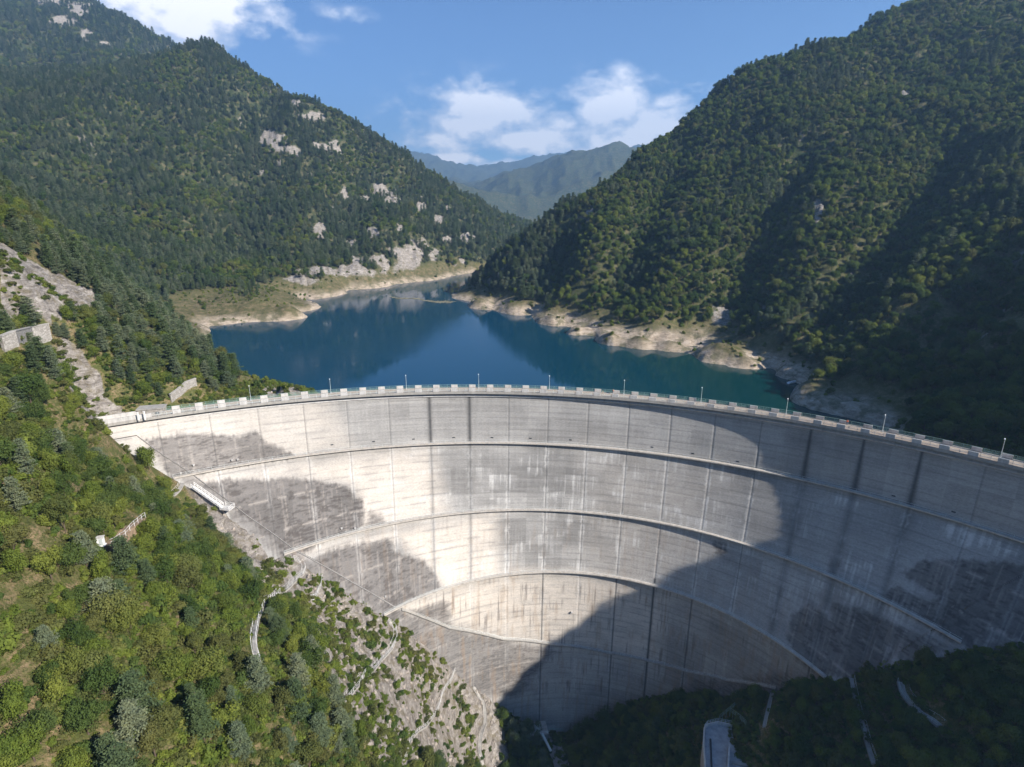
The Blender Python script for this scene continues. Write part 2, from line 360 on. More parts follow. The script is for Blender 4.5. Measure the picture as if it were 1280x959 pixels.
def rockmask(px, py, X, Y, Z):
    m = np.zeros(np.shape(px))
    nz = (fbm(X/9, Y/9, 4, 21)-.5)
    for P, w in ROCKP: m = np.maximum(m, softpoly(px+nz*30, py+nz*26, P, w))
    r = np.hypot(X, Y); far = np.clip((r-250)/100, 0, 1)
    nf = fbm(X/14, Y/14+Z/10, 4, 22)-.5
    for (x, y, a, b) in SPOTS:
        d = np.hypot((px-x)/a, (py-y)/b); m = np.maximum(m, far*np.clip(1.6-d*1.1+nf*2.6, 0, 1)*(d < 2.2))
    return m
MR = rockmask(PX, PY, GX, GY, GZ)
def baremask(px, py, X, Y, Z):
    n = fbm(X/22, Y/22, 4, 31)-.5
    up = np.hypot(X, Y-100) > 60
    lim = WZ+4.5+n*6+1.5*((px > 600) & (px < 1140))
    return np.clip((lim-Z)/3, 0, 1)*((np.hypot(X-AX, Y-AY) > 172))*(np.hypot(X, Y) < 1500)
MB_ = baremask(PX, PY, GX, GY, GZ)
MR = np.maximum(MR, .25*np.clip((ridged(GX/260, GY/260, 5, 45)-.72)*6, 0, 1)*(RR > 2400))
MR = np.maximum(MR, np.clip((ridged(GX/40, GY/40, 4, 44)-.72)*6, 0, 1)*np.clip((SL-.75)*3, 0, 1)*(RR > 260)*(RR < 1300)*.7)
# broken rock
GZ = GZ + MR*((ridged(GX/7+GZ*.1, GY/7, 4, 51)-.55)*4.2+(ridged(GX/1.8, GY/1.8, 3, 53)-.5)*1.3)*np.clip(RR/170, .4, 3)*np.clip(np.abs(np.hypot(GX-AX, GY-AY)-168)/12, .25, 1) + MB_*(ridged(GX/7, GY/7, 3, 52)-.5)*1.6*np.clip(RR/300, .3, 1)
V = np.stack([GX, GY, GZ], -1).reshape(-1, 3)
me = np_mesh('terrain', V, grid_faces(*GX.shape, wrap=True))
add_attr(me, 'rock', MR); add_attr(me, 'bare', MB_); add_attr(me, 'woods', np.clip((RR-230)/250, 0, 1)*np.clip((GZ-(WZ+9-4*(GX > -60)))/8, 0, 1)); add_attr(me, 'shorezone', np.clip((RR-230)/50, 0, 1)*(1-np.clip((GZ-(WZ+9-4*(GX > -60)))/8, 0, 1)))
m, t, b = new_mat('hillside_ground', .95, .1); p = t.pos()
n1 = t.noise(p, .35, 6, .65); n2 = t.noise(p, .04, 4, .6); n3 = t.noise(p, 2.2, 4, .65)
soil = t.mix(t.ramp(n1, [(.42, 0.0), (.6, 1.0)]), (.10, .11, .034), (.27, .20, .115))
soil = t.mix(t.ramp(n3, [(.45, 0.0), (.62, 1.0)]), soil, (.085, .10, .03))
vst = t.noise(t.scalev(p, (1, 1, 3.0)), .28, 8, .72, .8)
rock = t.ramp(vst, [(.3, (.085, .075, .066)), (.43, (.22, .198, .178)), (.56, (.345, .315, .285)), (.72, (.53, .50, .46))])
rock = t.mix(t.ramp(n1, [(.5, 0.0), (.62, .6)]), rock, (.16, .135, .075))
rock = t.mix(t.math('MULTIPLY', t.ramp(n3, [(.52, 0.0), (.66, 1.0)]), .55), rock, (.10, .085, .06))
bank = t.ramp(t.noise(t.scalev(p, (1, 1, 4)), .22, 8, .75, .5), [(.34, (.20, .165, .125)), (.5, (.40, .325, .245)), (.68, (.55, .475, .39))])
bank = t.mix(t.ramp(t.noise(p, .12, 5, .65), [(.5, 0.0), (.6, .75)]), bank, (.11, .11, .055))
soil = t.mix(t.attr('woods'), soil, t.ramp(t.noise(p, .12, 5, .7), [(.3, (.022, .036, .014)), (.52, (.05, .06, .024)), (.62, (.13, .115, .065)), (.72, (.05, .065, .025))]))
soil = t.mix(t.attr('shorezone'), soil, t.ramp(t.noise(p, .25, 6, .7), [(.35, (.06, .07, .024)), (.52, (.125, .11, .055)), (.68, (.23, .18, .11))]))
c = t.mix(t.attr('bare'), soil, bank); c = t.mix(t.ramp(t.math('ADD', t.attr('rock'), t.math('MULTIPLY', t.math('SUBTRACT', n1, .5), .7)), [(.4, 0.0), (.6, 1.0)]), c, rock)
t.put(b.inputs['Base Color'], c)
bump(t, b, t.math('ADD', vst, t.math('MULTIPLY', n3, .4)), .9, 1.2)
terrain = link('terrain', me, m, smooth=True); tag(terrain, 'steep wooded gorge sides with bare rock and pale lake banks', None, None, 'structure')

# fast lookup of the finished ground
_lr = np.log(rr[5:]); 
def ground(X, Y):
    X = np.asarray(X, float); Y = np.asarray(Y, float)
    r = np.hypot(X, Y); a = np.arctan2(X, Y)
    i = np.clip(np.searchsorted(rr, r)-1, 0, len(rr)-2); j = np.clip(np.searchsorted(th, a)-1, 0, len(th)-2)
    fr = np.clip((r-rr[i])/(rr[i+1]-rr[i]), 0, 1); fa = np.clip((a-th[j])/(th[j+1]-th[j]), 0, 1)
    return (GZ[i, j]*(1-fr)+GZ[i+1, j]*fr)*(1-fa)+(GZ[i, j+1]*(1-fr)+GZ[i+1, j+1]*fr)*fa
def hit(x, y, lo=25., hi=2500.):
    """the ground point seen at a photo pixel"""
    d = ray(x, y); ts = np.exp(np.linspace(math.log(lo), math.log(hi), 1500))
    P = np.array([0, 0, CAMZ])+ts[:, None]*d; below = P[:, 2] < ground(P[:, 0], P[:, 1])
    k = int(np.argmax(below)) if below.any() else len(ts)-1
    return P[k]

# ------------------------------------------------------------------ water
ph = np.radians(np.arange(-85, 85.01, 1.0)); rw = np.concatenate([[0.0], np.geomspace(3, 3500, 60)])
def upx(phi): # upstream edge of the crest
    return face_xy(phi, 60.0, -4.95)
W = []
for q in rw:
    fx, fy = upx(ph); W.append(np.stack([fx+q*np.sin(ph), fy+q*np.cos(ph), np.full(len(ph), WZ)], 1))
me = np_mesh('lake_water', np.concatenate(W), grid_faces(len(rw), len(ph)))
m, t, b = new_mat('lake_water', .06, .5); p = t.pos()
b.inputs['IOR'].default_value = 1.33
sepx = t.n('ShaderNodeSeparateXYZ'); t.put(sepx.inputs[0], p)
gx = t.math('MULTIPLY', t.math('ADD', sepx.outputs[0], 10.0), .009, True)
t.put(b.inputs['Base Color'], t.mix(gx, (.002, .040, .080), (.0015, .032, .034)))
patch = t.noise(t.scalev(p, (.35, 1, 1)), .02, 3, .5, .6)
wind = t.ramp(patch, [(.40, .25), (.52, 1.0)])
w1 = t.noise(t.scalev(p, (1, 1, 1)), .9, 3, .6)
nd = t.n('ShaderNodeBump'); t.put(nd.inputs['Strength'], t.math('MULTIPLY', wind, .07)); nd.inputs['Distance'].default_value = .35
t.put(nd.inputs['Height'], w1); t.put(b.inputs['Normal'], nd.outputs[0])
t.put(b.inputs['Roughness'], t.math('ADD', t.math('MULTIPLY', wind, .07), .015))
lake = link('lake_water', me, m); tag(lake, 'deep blue reservoir water behind the dam', None, None, 'structure')

# ------------------------------------------------------------------ dam
dam = empty('dam', (0, 0, 0)); tag(dam, 'tall pale grey concrete arch dam with walkway tiers across the gorge', 'dam')
JSTEP = 13.3/168.0; J0 = math.atan2(20.2, 167)
joint_ph = [face_hit(*q)[0] for q in JOINT]; joint_h = [face_hit(*q)[1] for q in JOINT]
o_ = np.argsort(joint_ph); joint_ph = list(np.array(joint_ph)[o_]); joint_h = list(np.array(joint_h)[o_])
joint_ph += [joint_ph[-1]+.10, joint_ph[-1]+.35]; joint_h += [joint_h[-1]-9, 70]
def jline(phi): return np.interp(phi, joint_ph, joint_h)
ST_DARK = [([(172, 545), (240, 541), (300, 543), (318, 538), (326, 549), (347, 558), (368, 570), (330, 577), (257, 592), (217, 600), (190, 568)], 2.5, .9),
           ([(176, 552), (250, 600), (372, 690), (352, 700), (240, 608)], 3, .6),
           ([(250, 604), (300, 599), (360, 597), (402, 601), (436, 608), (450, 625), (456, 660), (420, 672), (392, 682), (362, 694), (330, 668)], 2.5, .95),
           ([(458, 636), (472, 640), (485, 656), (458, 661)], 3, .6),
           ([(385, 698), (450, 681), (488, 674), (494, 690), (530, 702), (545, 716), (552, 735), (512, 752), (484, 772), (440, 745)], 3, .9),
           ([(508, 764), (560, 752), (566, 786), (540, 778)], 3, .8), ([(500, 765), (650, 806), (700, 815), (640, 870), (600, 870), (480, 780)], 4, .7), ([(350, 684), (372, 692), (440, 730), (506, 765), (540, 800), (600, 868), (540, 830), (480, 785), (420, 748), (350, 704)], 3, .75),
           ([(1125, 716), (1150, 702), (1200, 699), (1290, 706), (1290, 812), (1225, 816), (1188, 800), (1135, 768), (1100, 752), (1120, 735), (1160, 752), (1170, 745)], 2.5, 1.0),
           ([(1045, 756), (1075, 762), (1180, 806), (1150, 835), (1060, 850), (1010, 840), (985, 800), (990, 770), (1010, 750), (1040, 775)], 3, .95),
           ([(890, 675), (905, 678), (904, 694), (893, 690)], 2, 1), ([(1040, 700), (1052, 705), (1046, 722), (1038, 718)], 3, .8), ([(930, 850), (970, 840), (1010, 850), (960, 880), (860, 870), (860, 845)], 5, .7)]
ST_CREAM = [([(120, 530), (410, 500), (440, 560), (250, 598), (240, 604)], 12, .6), ([(240, 598), (540, 558), (560, 645), (450, 660), (440, 606), (360, 594), (258, 606)], 12, .9), ([(380, 690), (620, 640), (625, 720), (560, 738), (500, 672)], 10, 1), ([(500, 760), (620, 716), (760, 718), (840, 745), (820, 822), (700, 812), (560, 780)], 14, 1.0), ([(640, 800), (700, 812), (760, 820), (700, 900), (620, 870)], 10, .5), ([(740, 560), (900, 600), (860, 800), (740, 790)], 40, .35)]
def tier_mesh(h0, h1, name, dh=.30, joint_side=None):
    """one height band of the downstream face with its stains; joint_side -1 above, +1 below the perimeter joint"""
    ph_ = np.radians(np.arange(-47, 62, .085)); n = max(6, int((h1-h0)/dh)); hs = np.linspace(h0, h1, n+1)
    PH, Hh = np.meshgrid(ph_, hs)
    X, Y = face_xy(PH, Hh, -FACE_IN)
    # joints are shallow grooves
    k = (PH-J0)/JSTEP; fr = np.abs(k-np.round(k))*JSTEP*168; ki = np.round(k).astype(int)
    g = .10*np.exp(-(fr/.22)**2)
    lift = .035*np.clip(1-np.abs(((Hh-60) % 2.0)-1)/.12, 0, 1)
    below = Hh > jline(PH)
    off = -g - lift + np.where(below, .45, 0)
    X = X-np.sin(PH)*off; Y = Y-np.cos(PH)*off; Z = CAMZ-Hh
    px, py = project(X, Y, Z)
    s = PH*168                      # metres along the face
    nzx = fbm(s/6, Hh/6, 4, 61)-.5
    vs = fbm(s/.55, Hh/9, 4, 62); vs2 = fbm(s/1.6, Hh/22, 3, 63); hl = fbm(s/14, Hh/.45, 3, 64); hl2 = fbm(s/5, Hh/1.0, 3, 66); bl = fbm(s/9, Hh/6, 4, 65)
    dark = np.zeros(X.shape)
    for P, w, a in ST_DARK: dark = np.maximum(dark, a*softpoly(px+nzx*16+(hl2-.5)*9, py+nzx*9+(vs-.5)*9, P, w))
    cream = np.zeros(X.shape)
    for P, w, a in ST_CREAM: cream = np.maximum(cream, a*softpoly(px, py, P, w))
    tier = (Hh-60)
    # panels of one block width and one lift differ in tone
    pk = np.floor(k+.5).astype(int); lk = np.floor((Hh-60)/4.2+.0*pk).astype(int)
    ptone = (_h(pk, lk, 5)-.5); ptone2 = (_h(pk, lk//2, 15)-.5)
    tone = .37+.09*ptone2+.05*ptone+(bl-.5)*.20+(hl-.5)*.12+(vs-.5)*.07
    in1 = Hh < 77.5; in2 = (Hh >= 77.5) & (Hh < 99); in3 = (Hh >= 99) & (Hh < 119); low = Hh >= 119
    tone = tone+np.where(in1, .06+.05*np.clip((px-300)/500, 0, 1)*0, 0)-np.where(in2, .02, 0)
    # seepage: white lime under the lift joints and along the block joints
    wv = np.clip((vs-.48)*5, 0, 1)
    lj = ((Hh-79+.9*(_h(pk, pk*0, 8)-.5)*5) % 7.2)
    sel = (_h(pk, np.floor((Hh-79)/7.2).astype(int), 9) > .35)
    reg = np.clip((fbm(s/7, Hh/5, 4, 72)-.47)*7, 0, 1)
    run = np.clip(1-lj/(1.0+6.5*vs2), 0, 1)*reg*sel*np.where(in2, 1.0, np.where(in3, .55, .0))*np.clip((px-430)/120, .15, 1)
    wob = fr+.6*(fbm(s/.7, Hh/.8, 3, 70)-.5)*2
    jw = np.exp(-((wob-.35)/.35)**2)*np.clip((fbm(s*0+ki*3.1, Hh/3, 3, 71)-.3)*3, 0, 1)*np.where(in2 | in3, 1.0, np.where(low, .5, 0))
    white = np.clip(run*wv*.75+run*.30+jw*.8+.5*reg*np.clip((vs-.55)*5, 0, 1)*np.where(in2 | in3, 1, 0)*np.clip((px-500)/150, 0, 1), 0, 1)
    white = white*(1-.6*dark)
    # dark damp joints in the top tier
    wide = np.isin(ki, [int(round((math.atan2(atz(q, w, 0)[0]-AX, atz(q, w, 0)[1]-AY)-J0)/JSTEP)) for q, w in ((536, 492), (587, 490), (1027, 530), (1096, 543), (1170, 558))])
    dj = np.exp(-(fr/np.where(wide, .32+.75*np.clip((Hh-62)/17, 0, 1)*(px > 900)+.35*(px <= 900), .16))**2)*np.where(in1, np.where(wide, 1.1, .6), .6)
    dj = np.where(low, np.exp(-(fr/.28)**2)*(_h(ki, ki*0, 12) > .4), dj)
    kq = int(round((face_hit(820, 790)[0]-J0)/JSTEP)); dj = np.where((Hh > 117) & (ki == kq), np.exp(-(fr/.42)**2)*1.25, dj)
    rust = np.clip((fbm(s/1.2, Hh/7, 4, 80)-.55)*5, 0, 1)*np.where(low, .7, np.where(in3, .30, .05))
    blk = dark*np.clip((fbm(s/1.7, Hh/.30, 4, 81)+.35*(fbm(s/8, Hh/6, 3, 82)-.5)-.53)*8, 0, 1)
    seep = np.clip((vs-.56)*6, 0, 1)*np.clip((bl-.42)*5, 0, 1)*np.where(low, .75, .25*in3+.12*in2)
    col = np.stack([tone*1.01, tone*.985, tone*.945], -1)
    def mixc(col, f, c): f = np.clip(f, 0, 1)[..., None]; return col*(1-f)+np.array(c)*f
    warm = np.array([.76, .685, .60]); col = mixc(col, cream*(.85-.4*np.clip((hl2-.4)*2, 0, 1))*np.clip(.6+bl, 0, 1), warm*1.0)
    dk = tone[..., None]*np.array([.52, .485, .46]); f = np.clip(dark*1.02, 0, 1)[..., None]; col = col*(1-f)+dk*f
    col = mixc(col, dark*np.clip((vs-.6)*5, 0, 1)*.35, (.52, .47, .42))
    # pale horizontal lift lines through the dark stains
    llf = np.clip(1-np.abs(((Hh-79) % 7.2)-1)/.5, 0, 1)*(fbm(s/3, Hh, 3, 90) > .45)
    col = mixc(col, dark*llf*.5, (.56, .51, .46))
    col = mixc(col, blk*.72, (.085, .075, .07)); col = mixc(col, seep*.8, (.13, .11, .10)); col = mixc(col, rust*.45, (.36, .24, .14))
    col = mixc(col, white*.7, (.76, .75, .73)); col = mixc(col, dj*.8, (.075, .075, .075))
    ln = np.exp(-(np.abs(((Hh-60) % 2.0)-1)/.16)**2)*(.30+.45*(hl2 > .5)); col = mixc(col, ln*.6, (.20, .19, .18))
    # hidden part of the other side of the perimeter joint is skipped
    Vv = np.stack([X, Y, Z], -1).reshape(-1, 3); Fc = grid_faces(*X.shape)
    if joint_side is not None:
        cen = below.reshape(-1)[Fc].mean(1); Fc = Fc[cen < .5] if joint_side < 0 else Fc[cen >= .5]
        if len(Fc) == 0: return None
        used = np.unique(Fc); mp = np.full(len(Vv), -1); mp[used] = np.arange(len(used)); Vv = Vv[used]; Fc = mp[Fc]; cc = col.reshape(-1, 3)[used]
    else: cc = col.reshape(-1, 3)
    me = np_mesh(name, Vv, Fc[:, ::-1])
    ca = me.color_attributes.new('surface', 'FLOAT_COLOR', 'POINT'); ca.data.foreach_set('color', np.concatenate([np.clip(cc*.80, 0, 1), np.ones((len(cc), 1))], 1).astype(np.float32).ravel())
    return me
m, t, b = new_mat('dam_concrete', .92, .15); p = t.pos()
va = t.n('ShaderNodeVertexColor'); va.layer_name = 'surface'
fine = t.noise(t.scalev(p, (1, 1, 2.4)), 1.6, 6, .7); fine2 = t.noise(p, 7, 3, .6)
c = t.mix(1.0, va.outputs[0], t.ramp(fine, [(.25, .72), (.5, 1.0), (.75, 1.22)]), 'MULTIPLY')
t.put(b.inputs['Base Color'], c); bump(t, b, t.math('ADD', fine, t.math('MULTIPLY', fine2, .4)), .25, .15)
M_DAM = m
edges = [60.9]+TIERS+[189.0]
for i, (a, c_) in enumerate(zip(edges[:-1], edges[1:])):
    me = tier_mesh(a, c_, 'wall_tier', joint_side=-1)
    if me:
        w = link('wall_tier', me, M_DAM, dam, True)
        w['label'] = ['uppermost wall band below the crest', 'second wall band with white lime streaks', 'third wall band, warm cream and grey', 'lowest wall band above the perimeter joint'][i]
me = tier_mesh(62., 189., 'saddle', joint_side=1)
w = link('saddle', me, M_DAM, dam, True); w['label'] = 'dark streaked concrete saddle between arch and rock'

def arc_strip(phs, h, a, b_, ztop, zbot, mat, name, parent=dam, hx=None):
    """ring segment: from a to b_ metres in front of the outer curve, z from zbot to ztop"""
    n = len(phs); hv = h if np.ndim(h) else np.full(n, h)
    V = []
    for off, z in ((a, ztop), (b_, ztop), (b_, zbot), (a, zbot)):
        x, y = face_xy(phs, hv, off); V.append(np.stack([x, y, CAMZ-hv+z], 1))
    V = np.stack(V, 1).reshape(-1, 3)
    Fs = [(i*4+k, (i+1)*4+k, (i+1)*4+(k+1) % 4, i*4+(k+1) % 4) for i in range(n-1) for k in range(4)]
    mb = MB(); mb.add(V, Fs+[(0, 1, 2, 3), tuple((n-1)*4+k for k in (3, 2, 1, 0))]); return mb.build(name, mat, parent)
def rail(phs, h, off, posts_every, mat, name, parent, z0=0, hgt=1.1, r=.03, mid=True):
    mb = MB(); hv = h if np.ndim(h) else np.full(len(phs), h)
    x, y = face_xy(phs, hv, off); z = CAMZ-hv+z0
    for zz in ([hgt, hgt*.5] if mid else [hgt]): mb.tube(np.stack([x, y, z+zz], 1), r, 4)
    acc = 0; last = None
    for i in range(len(phs)):
        if last is None or math.dist((x[i], y[i]), last) >= posts_every:
            mb.tube([(x[i], y[i], z[i]), (x[i], y[i], z[i]+hgt)], r*1.2, 4); last = (x[i], y[i])
    return mb.build(name, mat, parent)
# crest
PL, PR = face_hit(120, 533)[0], R_(60)
crest = np.linspace(PL, PR, 260)
o = arc_strip(crest, 60., .30, -3.9, .0, -.55, M_ROAD, 'crest_road')
arc_strip(crest, 60., .45, .302, .10, -.75, M_CONC, 'cornice')
arc_strip(crest, 60., -3.902, -4.3, .10, -.95, M_CONC, 'cornice')
# sloping ledge below the cornice
n = len(crest); V = []
for off, z in ((-1.4, -1.0), (-.35, -1.75), (-.35, -1.95), (-1.4, -2.6)):
    x, y = face_xy(crest, 60.0, off); V.append(np.stack([x, y, np.full(n, z)], 1))
V = np.stack(V, 1).reshape(-1, 3)
mb = MB(); mb.add(V, [(i*4+k, (i+1)*4+k, (i+1)*4+(k+1) % 4, i*4+(k+1) % 4) for i in range(n-1) for k in range(4)]); mb.build('ledge', M_CONC_L, dam)
arc_strip(crest, 60., -3.2, -4.9, -.96, -40, M_CONC, 'upstream_wall')
arc_strip(crest, 60., -.15, -1.25, -.56, -.95, M_CONC, 'corbel')
# abutment end wall under the first metres of the crest
# parapet blocks, two rows
BST = 5.93/168.0
b0 = math.atan2(atz(400+735/4-203, 492, 0)[0]-AX, atz(400+735/4-203, 492, 0)[1]-AY)
nb = 0; blk_me = {}
def block_mesh(w):
    bm = bmesh.new(); bmesh.ops.create_cube(bm, size=1)
    for v in bm.verts: v.co.x *= w; v.co.y *= .32; v.co.z = v.co.z*1.05+.52
    bmesh.ops.bevel(bm, geom=bm.edges[:], offset=.03, segments=1, affect='EDGES')
    me = bpy.data.meshes.new('parapet_block'); bm.to_mesh(me); bm.free(); me.materials.append(M_CONC_L); return me
bm_std = block_mesh(2.15)
blocks = []
kmin = math.ceil((PL+.085-b0)/BST); kmax = math.floor((R_(56)-b0)/BST)
for row, off in ((0, .25), (1, -3.95)):
    for k_ in range(kmin, kmax+1):
        phi = b0+k_*BST; x, y = face_xy(phi, 60.0, off); rot = -(phi)
        o = bpy.data.objects.new('parapet_block', bm_std); COL.objects.link(o); o.parent = dam
        o.location = (x, y, .1); o.rotation_euler = (0, 0, math.atan2(*(lambda a, b_: (b_[1]-a[1], b_[0]-a[0]))(face_xy(phi-.002, 60., off), face_xy(phi+.002, 60., off))))
        blocks.append(phi)
# solid parapets at the entrance
for off in (.25, -3.95):
    arc_strip(np.linspace(PL, PL+.078, 12), 60., off+.16, off-.16, 1.25, .1, M_CONC_L, 'parapet_wall')
arc_strip(np.linspace(PL-.012, PL+.01, 4), 60., .3, -3.8, -.56, -5, M_CONC, 'end_wall')
for off_, mt_ in ((.25, M_METAL), (-3.95, M_GREEN)):
    q_ = rail(np.linspace(PL+.075, PR, 400), 60., off_, 1.5, mt_, 'railing', dam, .1, 1.1, .045)
    rail(np.linspace(PL+.075, PR, 400), 60., off_, 60, mt_, 'lower_rail', q_, .1, .8, .03)
    rail(np.linspace(PL+.075, PR, 400), 60., off_, 60, mt_, 'lower_rail', q_, .1, .3, .03)
# walkways
WR = [((217, 600), 61), ((356, 698), 50), ((481, 777), 40.5)]
for (hh, ((sx, sy), pr)) in zip(TIERS, WR):
    pl = face_hit(sx, sy)[0]; phs = np.linspace(pl, R_(pr), 240)
    w = arc_strip(phs, hh, .0, -1.35, .30, -.05, M_CONC_B, 'walkway')
    rail(phs, hh, -.10, 3.2, M_METAL, 'handrail', w, .30, 1.05, .028)
    # small white wall lamps along the walkway, each on a bracket
# perimeter joint ledge
phs = np.linspace(joint_ph[0], joint_ph[-3], 260); js = jline(phs)
ph_s = face_hit(500, 760)[0]; p1_ = phs[phs <= ph_s]; p2_ = phs[phs >= ph_s]
arc_strip(p1_, jline(p1_), -FACE_IN+.62, -FACE_IN-.1, .12, -.12, M_CONC_D, 'perimeter_joint')
jw = arc_strip(p2_, jline(p2_), -FACE_IN+1.0, -FACE_IN-.1, .20, -.1, M_CONC, 'joint_ledge')
phr = phs[phs > face_hit(520, 765)[0]]
rail(phr, jline(phr), -FACE_IN+.95, 3.0, M_METAL, 'handrail', jw, .22, 1.0, .025)
# small wall lamps/boxes on the face above the walkways (each seen as a white dot)
for (x, y) in [(242, 581), (226, 591), (290, 575), (297, 574), (427, 660), (444, 660), (482, 745), (715, 765)]:
    phi, h, p = face_hit(x, y); fx, fy = face_xy(phi, h, -FACE_IN+.35)
    o = MB().box((0, 0, 0), (.45, .5, .4)).box((0, -.1, .25), (.6, .6, .08)).build('wall_box', M_CONC_L, dam); o.location = (fx, fy, CAMZ-h); o.rotation_euler = (0, 0, -phi)
# instrument marks: small dark recesses in the top tier
for x, y in [(415, 556), (467, 552), (517, 549), (567, 547), (615, 547), (663, 548), (713, 550), (815, 559), (866, 567), (922, 577), (1117, 620), (1192, 640)]:
    phi, h, p = face_hit(x, y); fx, fy = face_xy(phi, h, -FACE_IN+.02)
    o = MB().box((0, 0, 0), (.9, .08, .35)).build('drain_opening', M_DARK, dam); o.location = (fx, fy, CAMZ-h); o.rotation_euler = (0, 0, -phi)

# ------------------------------------------------------------------ crest furniture
lampm = MB(); lampm.tube([(0, 0, 0), (0, 0, 4.9)], .075, 8, .045); lampm.box((0, 0, .2), (.3, .3, .4)); 
LAMPS = [(314, 503), (414, 496), (508, 491), (598, 489.5), (686, 491), (779, 496), (875, 506), (981, 521), (1101, 543), (1248, 575)]
lpl = ['against the wooded spur at the left end', 'where the spur meets the lake', 'second of the lamps standing against open water', 'above the highest point of the arch', 'just past the middle of the crest',
       'beside the walking person on the road', 'against the dark green water', 'before the shaded rocky bank', 'nearest the shaded cove and the person in orange', 'closest to the camera, before dark woods']
pole_me = hood_me = None
for (x, y), lp in zip(LAMPS, lpl):
    p = atz(x, y, 0); phi = math.atan2(p[0]-AX, p[1]-AY); fx, fy = face_xy(phi, 60., -3.45)
    e = empty('street_lamp', (fx, fy, 0.0), -phi); tag(e, 'slim grey lamp post on the crest, '+lp, 'street lamp', 'lamp posts along the crest of the dam')
    if pole_me is None:
        o = lampm.build('pole', M_METAL, e); pole_me = o.data
        h_ = MB().tube([(0, 0, 4.85), (0, -.25, 5.05), (0, -.75, 5.12)], .04, 6).add(*[[(-.13, -.45, 5.06), (.13, -.45, 5.06), (.16, -1.05, 5.08), (-.16, -1.05, 5.08), (-.08, -.5, 5.22), (.08, -.5, 5.22), (.09, -1.0, 5.2), (-.09, -1.0, 5.2)], [(3, 2, 1, 0), (4, 5, 6, 7), (0, 1, 5, 4), (1, 2, 6, 5), (2, 3, 7, 6), (3, 0, 4, 7)]])
        o = h_.build('lamp_head', M_WHITE, e); hood_me = o.data
    else:
        for n_, md in (('pole', pole_me), ('lamp_head', hood_me)):
            o = bpy.data.objects.new(n_, md); COL.objects.link(o); o.parent = e
def gpt(x, y, up=0.0):
    p = hit(x, y); return np.array([p[0], p[1], float(ground(p[0], p[1]))+up])
# bent lamp at the entrance and the gate posts
g = atz(114, 527, 0); e = empty('street_lamp', (g[0]-2.0, g[1]+.5, -.3), .7); tag(e, 'bent grey lamp post beside the road at the entrance of the crest', 'street lamp')
MB().tube([(0, 0, 0), (0, 0, 3.6), (-.6, 0, 4.4), (-3.2, .3, 6.4)], .06, 6, .04).build('pole', M_METAL, e)
MB().box((-3.5, .3, 6.5), (.7, .25, .14)).build('lamp_head', M_WHITE, e)
for (x, y), w_ in (((173, 523.5), 'farther from the lake'), ((181, 522.5), 'nearer to the lake')):
    p = atz(x, y, 0.4); e = MB().box((0, 0, 1.15), (.35, .35, 2.3)).box((0, 0, 2.36), (.5, .5, .12)).build('gate_post', M_WHITE); e.location = (p[0], p[1], -.1)
    tag(e, 'white gate post at the crest entrance, the one '+w_, 'gate post')
m, t, b = new_mat('stone_masonry', .95, .1); p = t.pos()
vo = t.n('ShaderNodeTexVoronoi', feature='DISTANCE_TO_EDGE'); t.put(vo.inputs['Vector'], t.scalev(p, (1, 1, 1.6))); vo.inputs['Scale'].default_value = 1.5
vc = t.n('ShaderNodeTexVoronoi'); t.put(vc.inputs['Vector'], t.scalev(p, (1, 1, 1.6))); vc.inputs['Scale'].default_value = 1.5
c = t.mix(t.n('ShaderNodeRGBToBW', i_Color=vc.outputs['Color']).outputs[0], (.24, .22, .20), (.42, .40, .37))
c = t.mix(t.ramp(vo.outputs['Distance'], [(.0, 0.0), (.06, 1.0)]), (.13, .12, .10), c); t.put(b.inputs['Base Color'], c); bump(t, b, vo.outputs['Distance'], .4, .2); M_STONE = m
# concrete hut-like anchor block behind the entrance
p = atz(180, 517, 2.2); e = empty('abutment_block', (p[0]-2, p[1]+7, -1.5), .25); tag(e, 'pale concrete abutment block standing behind the gate posts', 'concrete block')
MB().box((0, 0, 1.5), (7, 3.5, 3.0)).build('wall', M_STONE, e); MB().box((0, 0, 3.15), (7.4, 3.9, .3)).build('coping', M_CONC, e)
MB().box((1.8, -1.78, 1.1), (1.1, .06, 2.0)).build('door', M_DARK, e)

# ------------------------------------------------------------------ walls by the road on the slope
def ground_wall(name, pts, hgt, th_, mat, label, cat, cope=True, thick_base=1.5):
    P = [gpt(*q) for q in pts]; e = empty(name, tuple(P[0])); tag(e, label, cat); L0 = Vector(P[0])
    mb = MB(); cb = MB(); m_ = len(P); V = []
    for i, p_ in enumerate(P):
        tt = Vector(P[min(i+1, m_-1)]-P[max(i-1, 0)]); tt.z = 0; tt.normalize(); a_ = Vector((tt.y, -tt.x, 0))
        for sx, z in ((-.5, hgt), (.5, hgt), (.5, -thick_base), (-.5, -thick_base)): V.append(Vector(p_)-L0+a_*(sx*th_)+Vector((0, 0, z)))
    Fs = [(i*4+k, i*4+(k+1) % 4, (i+1)*4+(k+1) % 4, (i+1)*4+k) for i in range(m_-1) for k in range(4)]+[(3, 2, 1, 0), tuple((m_-1)*4+k for k in range(4))]
    mb.add(V, Fs); mb.build('wall', mat, e)
    if cope: cb.strip([Vector(p_)-L0+Vector((0, 0, hgt+.25)) for p_ in P], th_+.3, .25); cb.build('coping', M_CONC, e)
    return e
ground_wall('retaining_wall', [(5, 440), (22, 434), (42, 428), (64, 424)], 3.6, .8, M_STONE, 'long stone retaining wall of the road on the slope below the cliff', 'retaining wall')
ground_wall('retaining_wall', [(214, 503), (224, 496), (234, 489), (246, 483)], 2.4, .5, M_STONE, 'short grey road wall between trees above the end of the crest', 'retaining wall')
# rock-fall fence cables on the cliff side are too fine to be seen

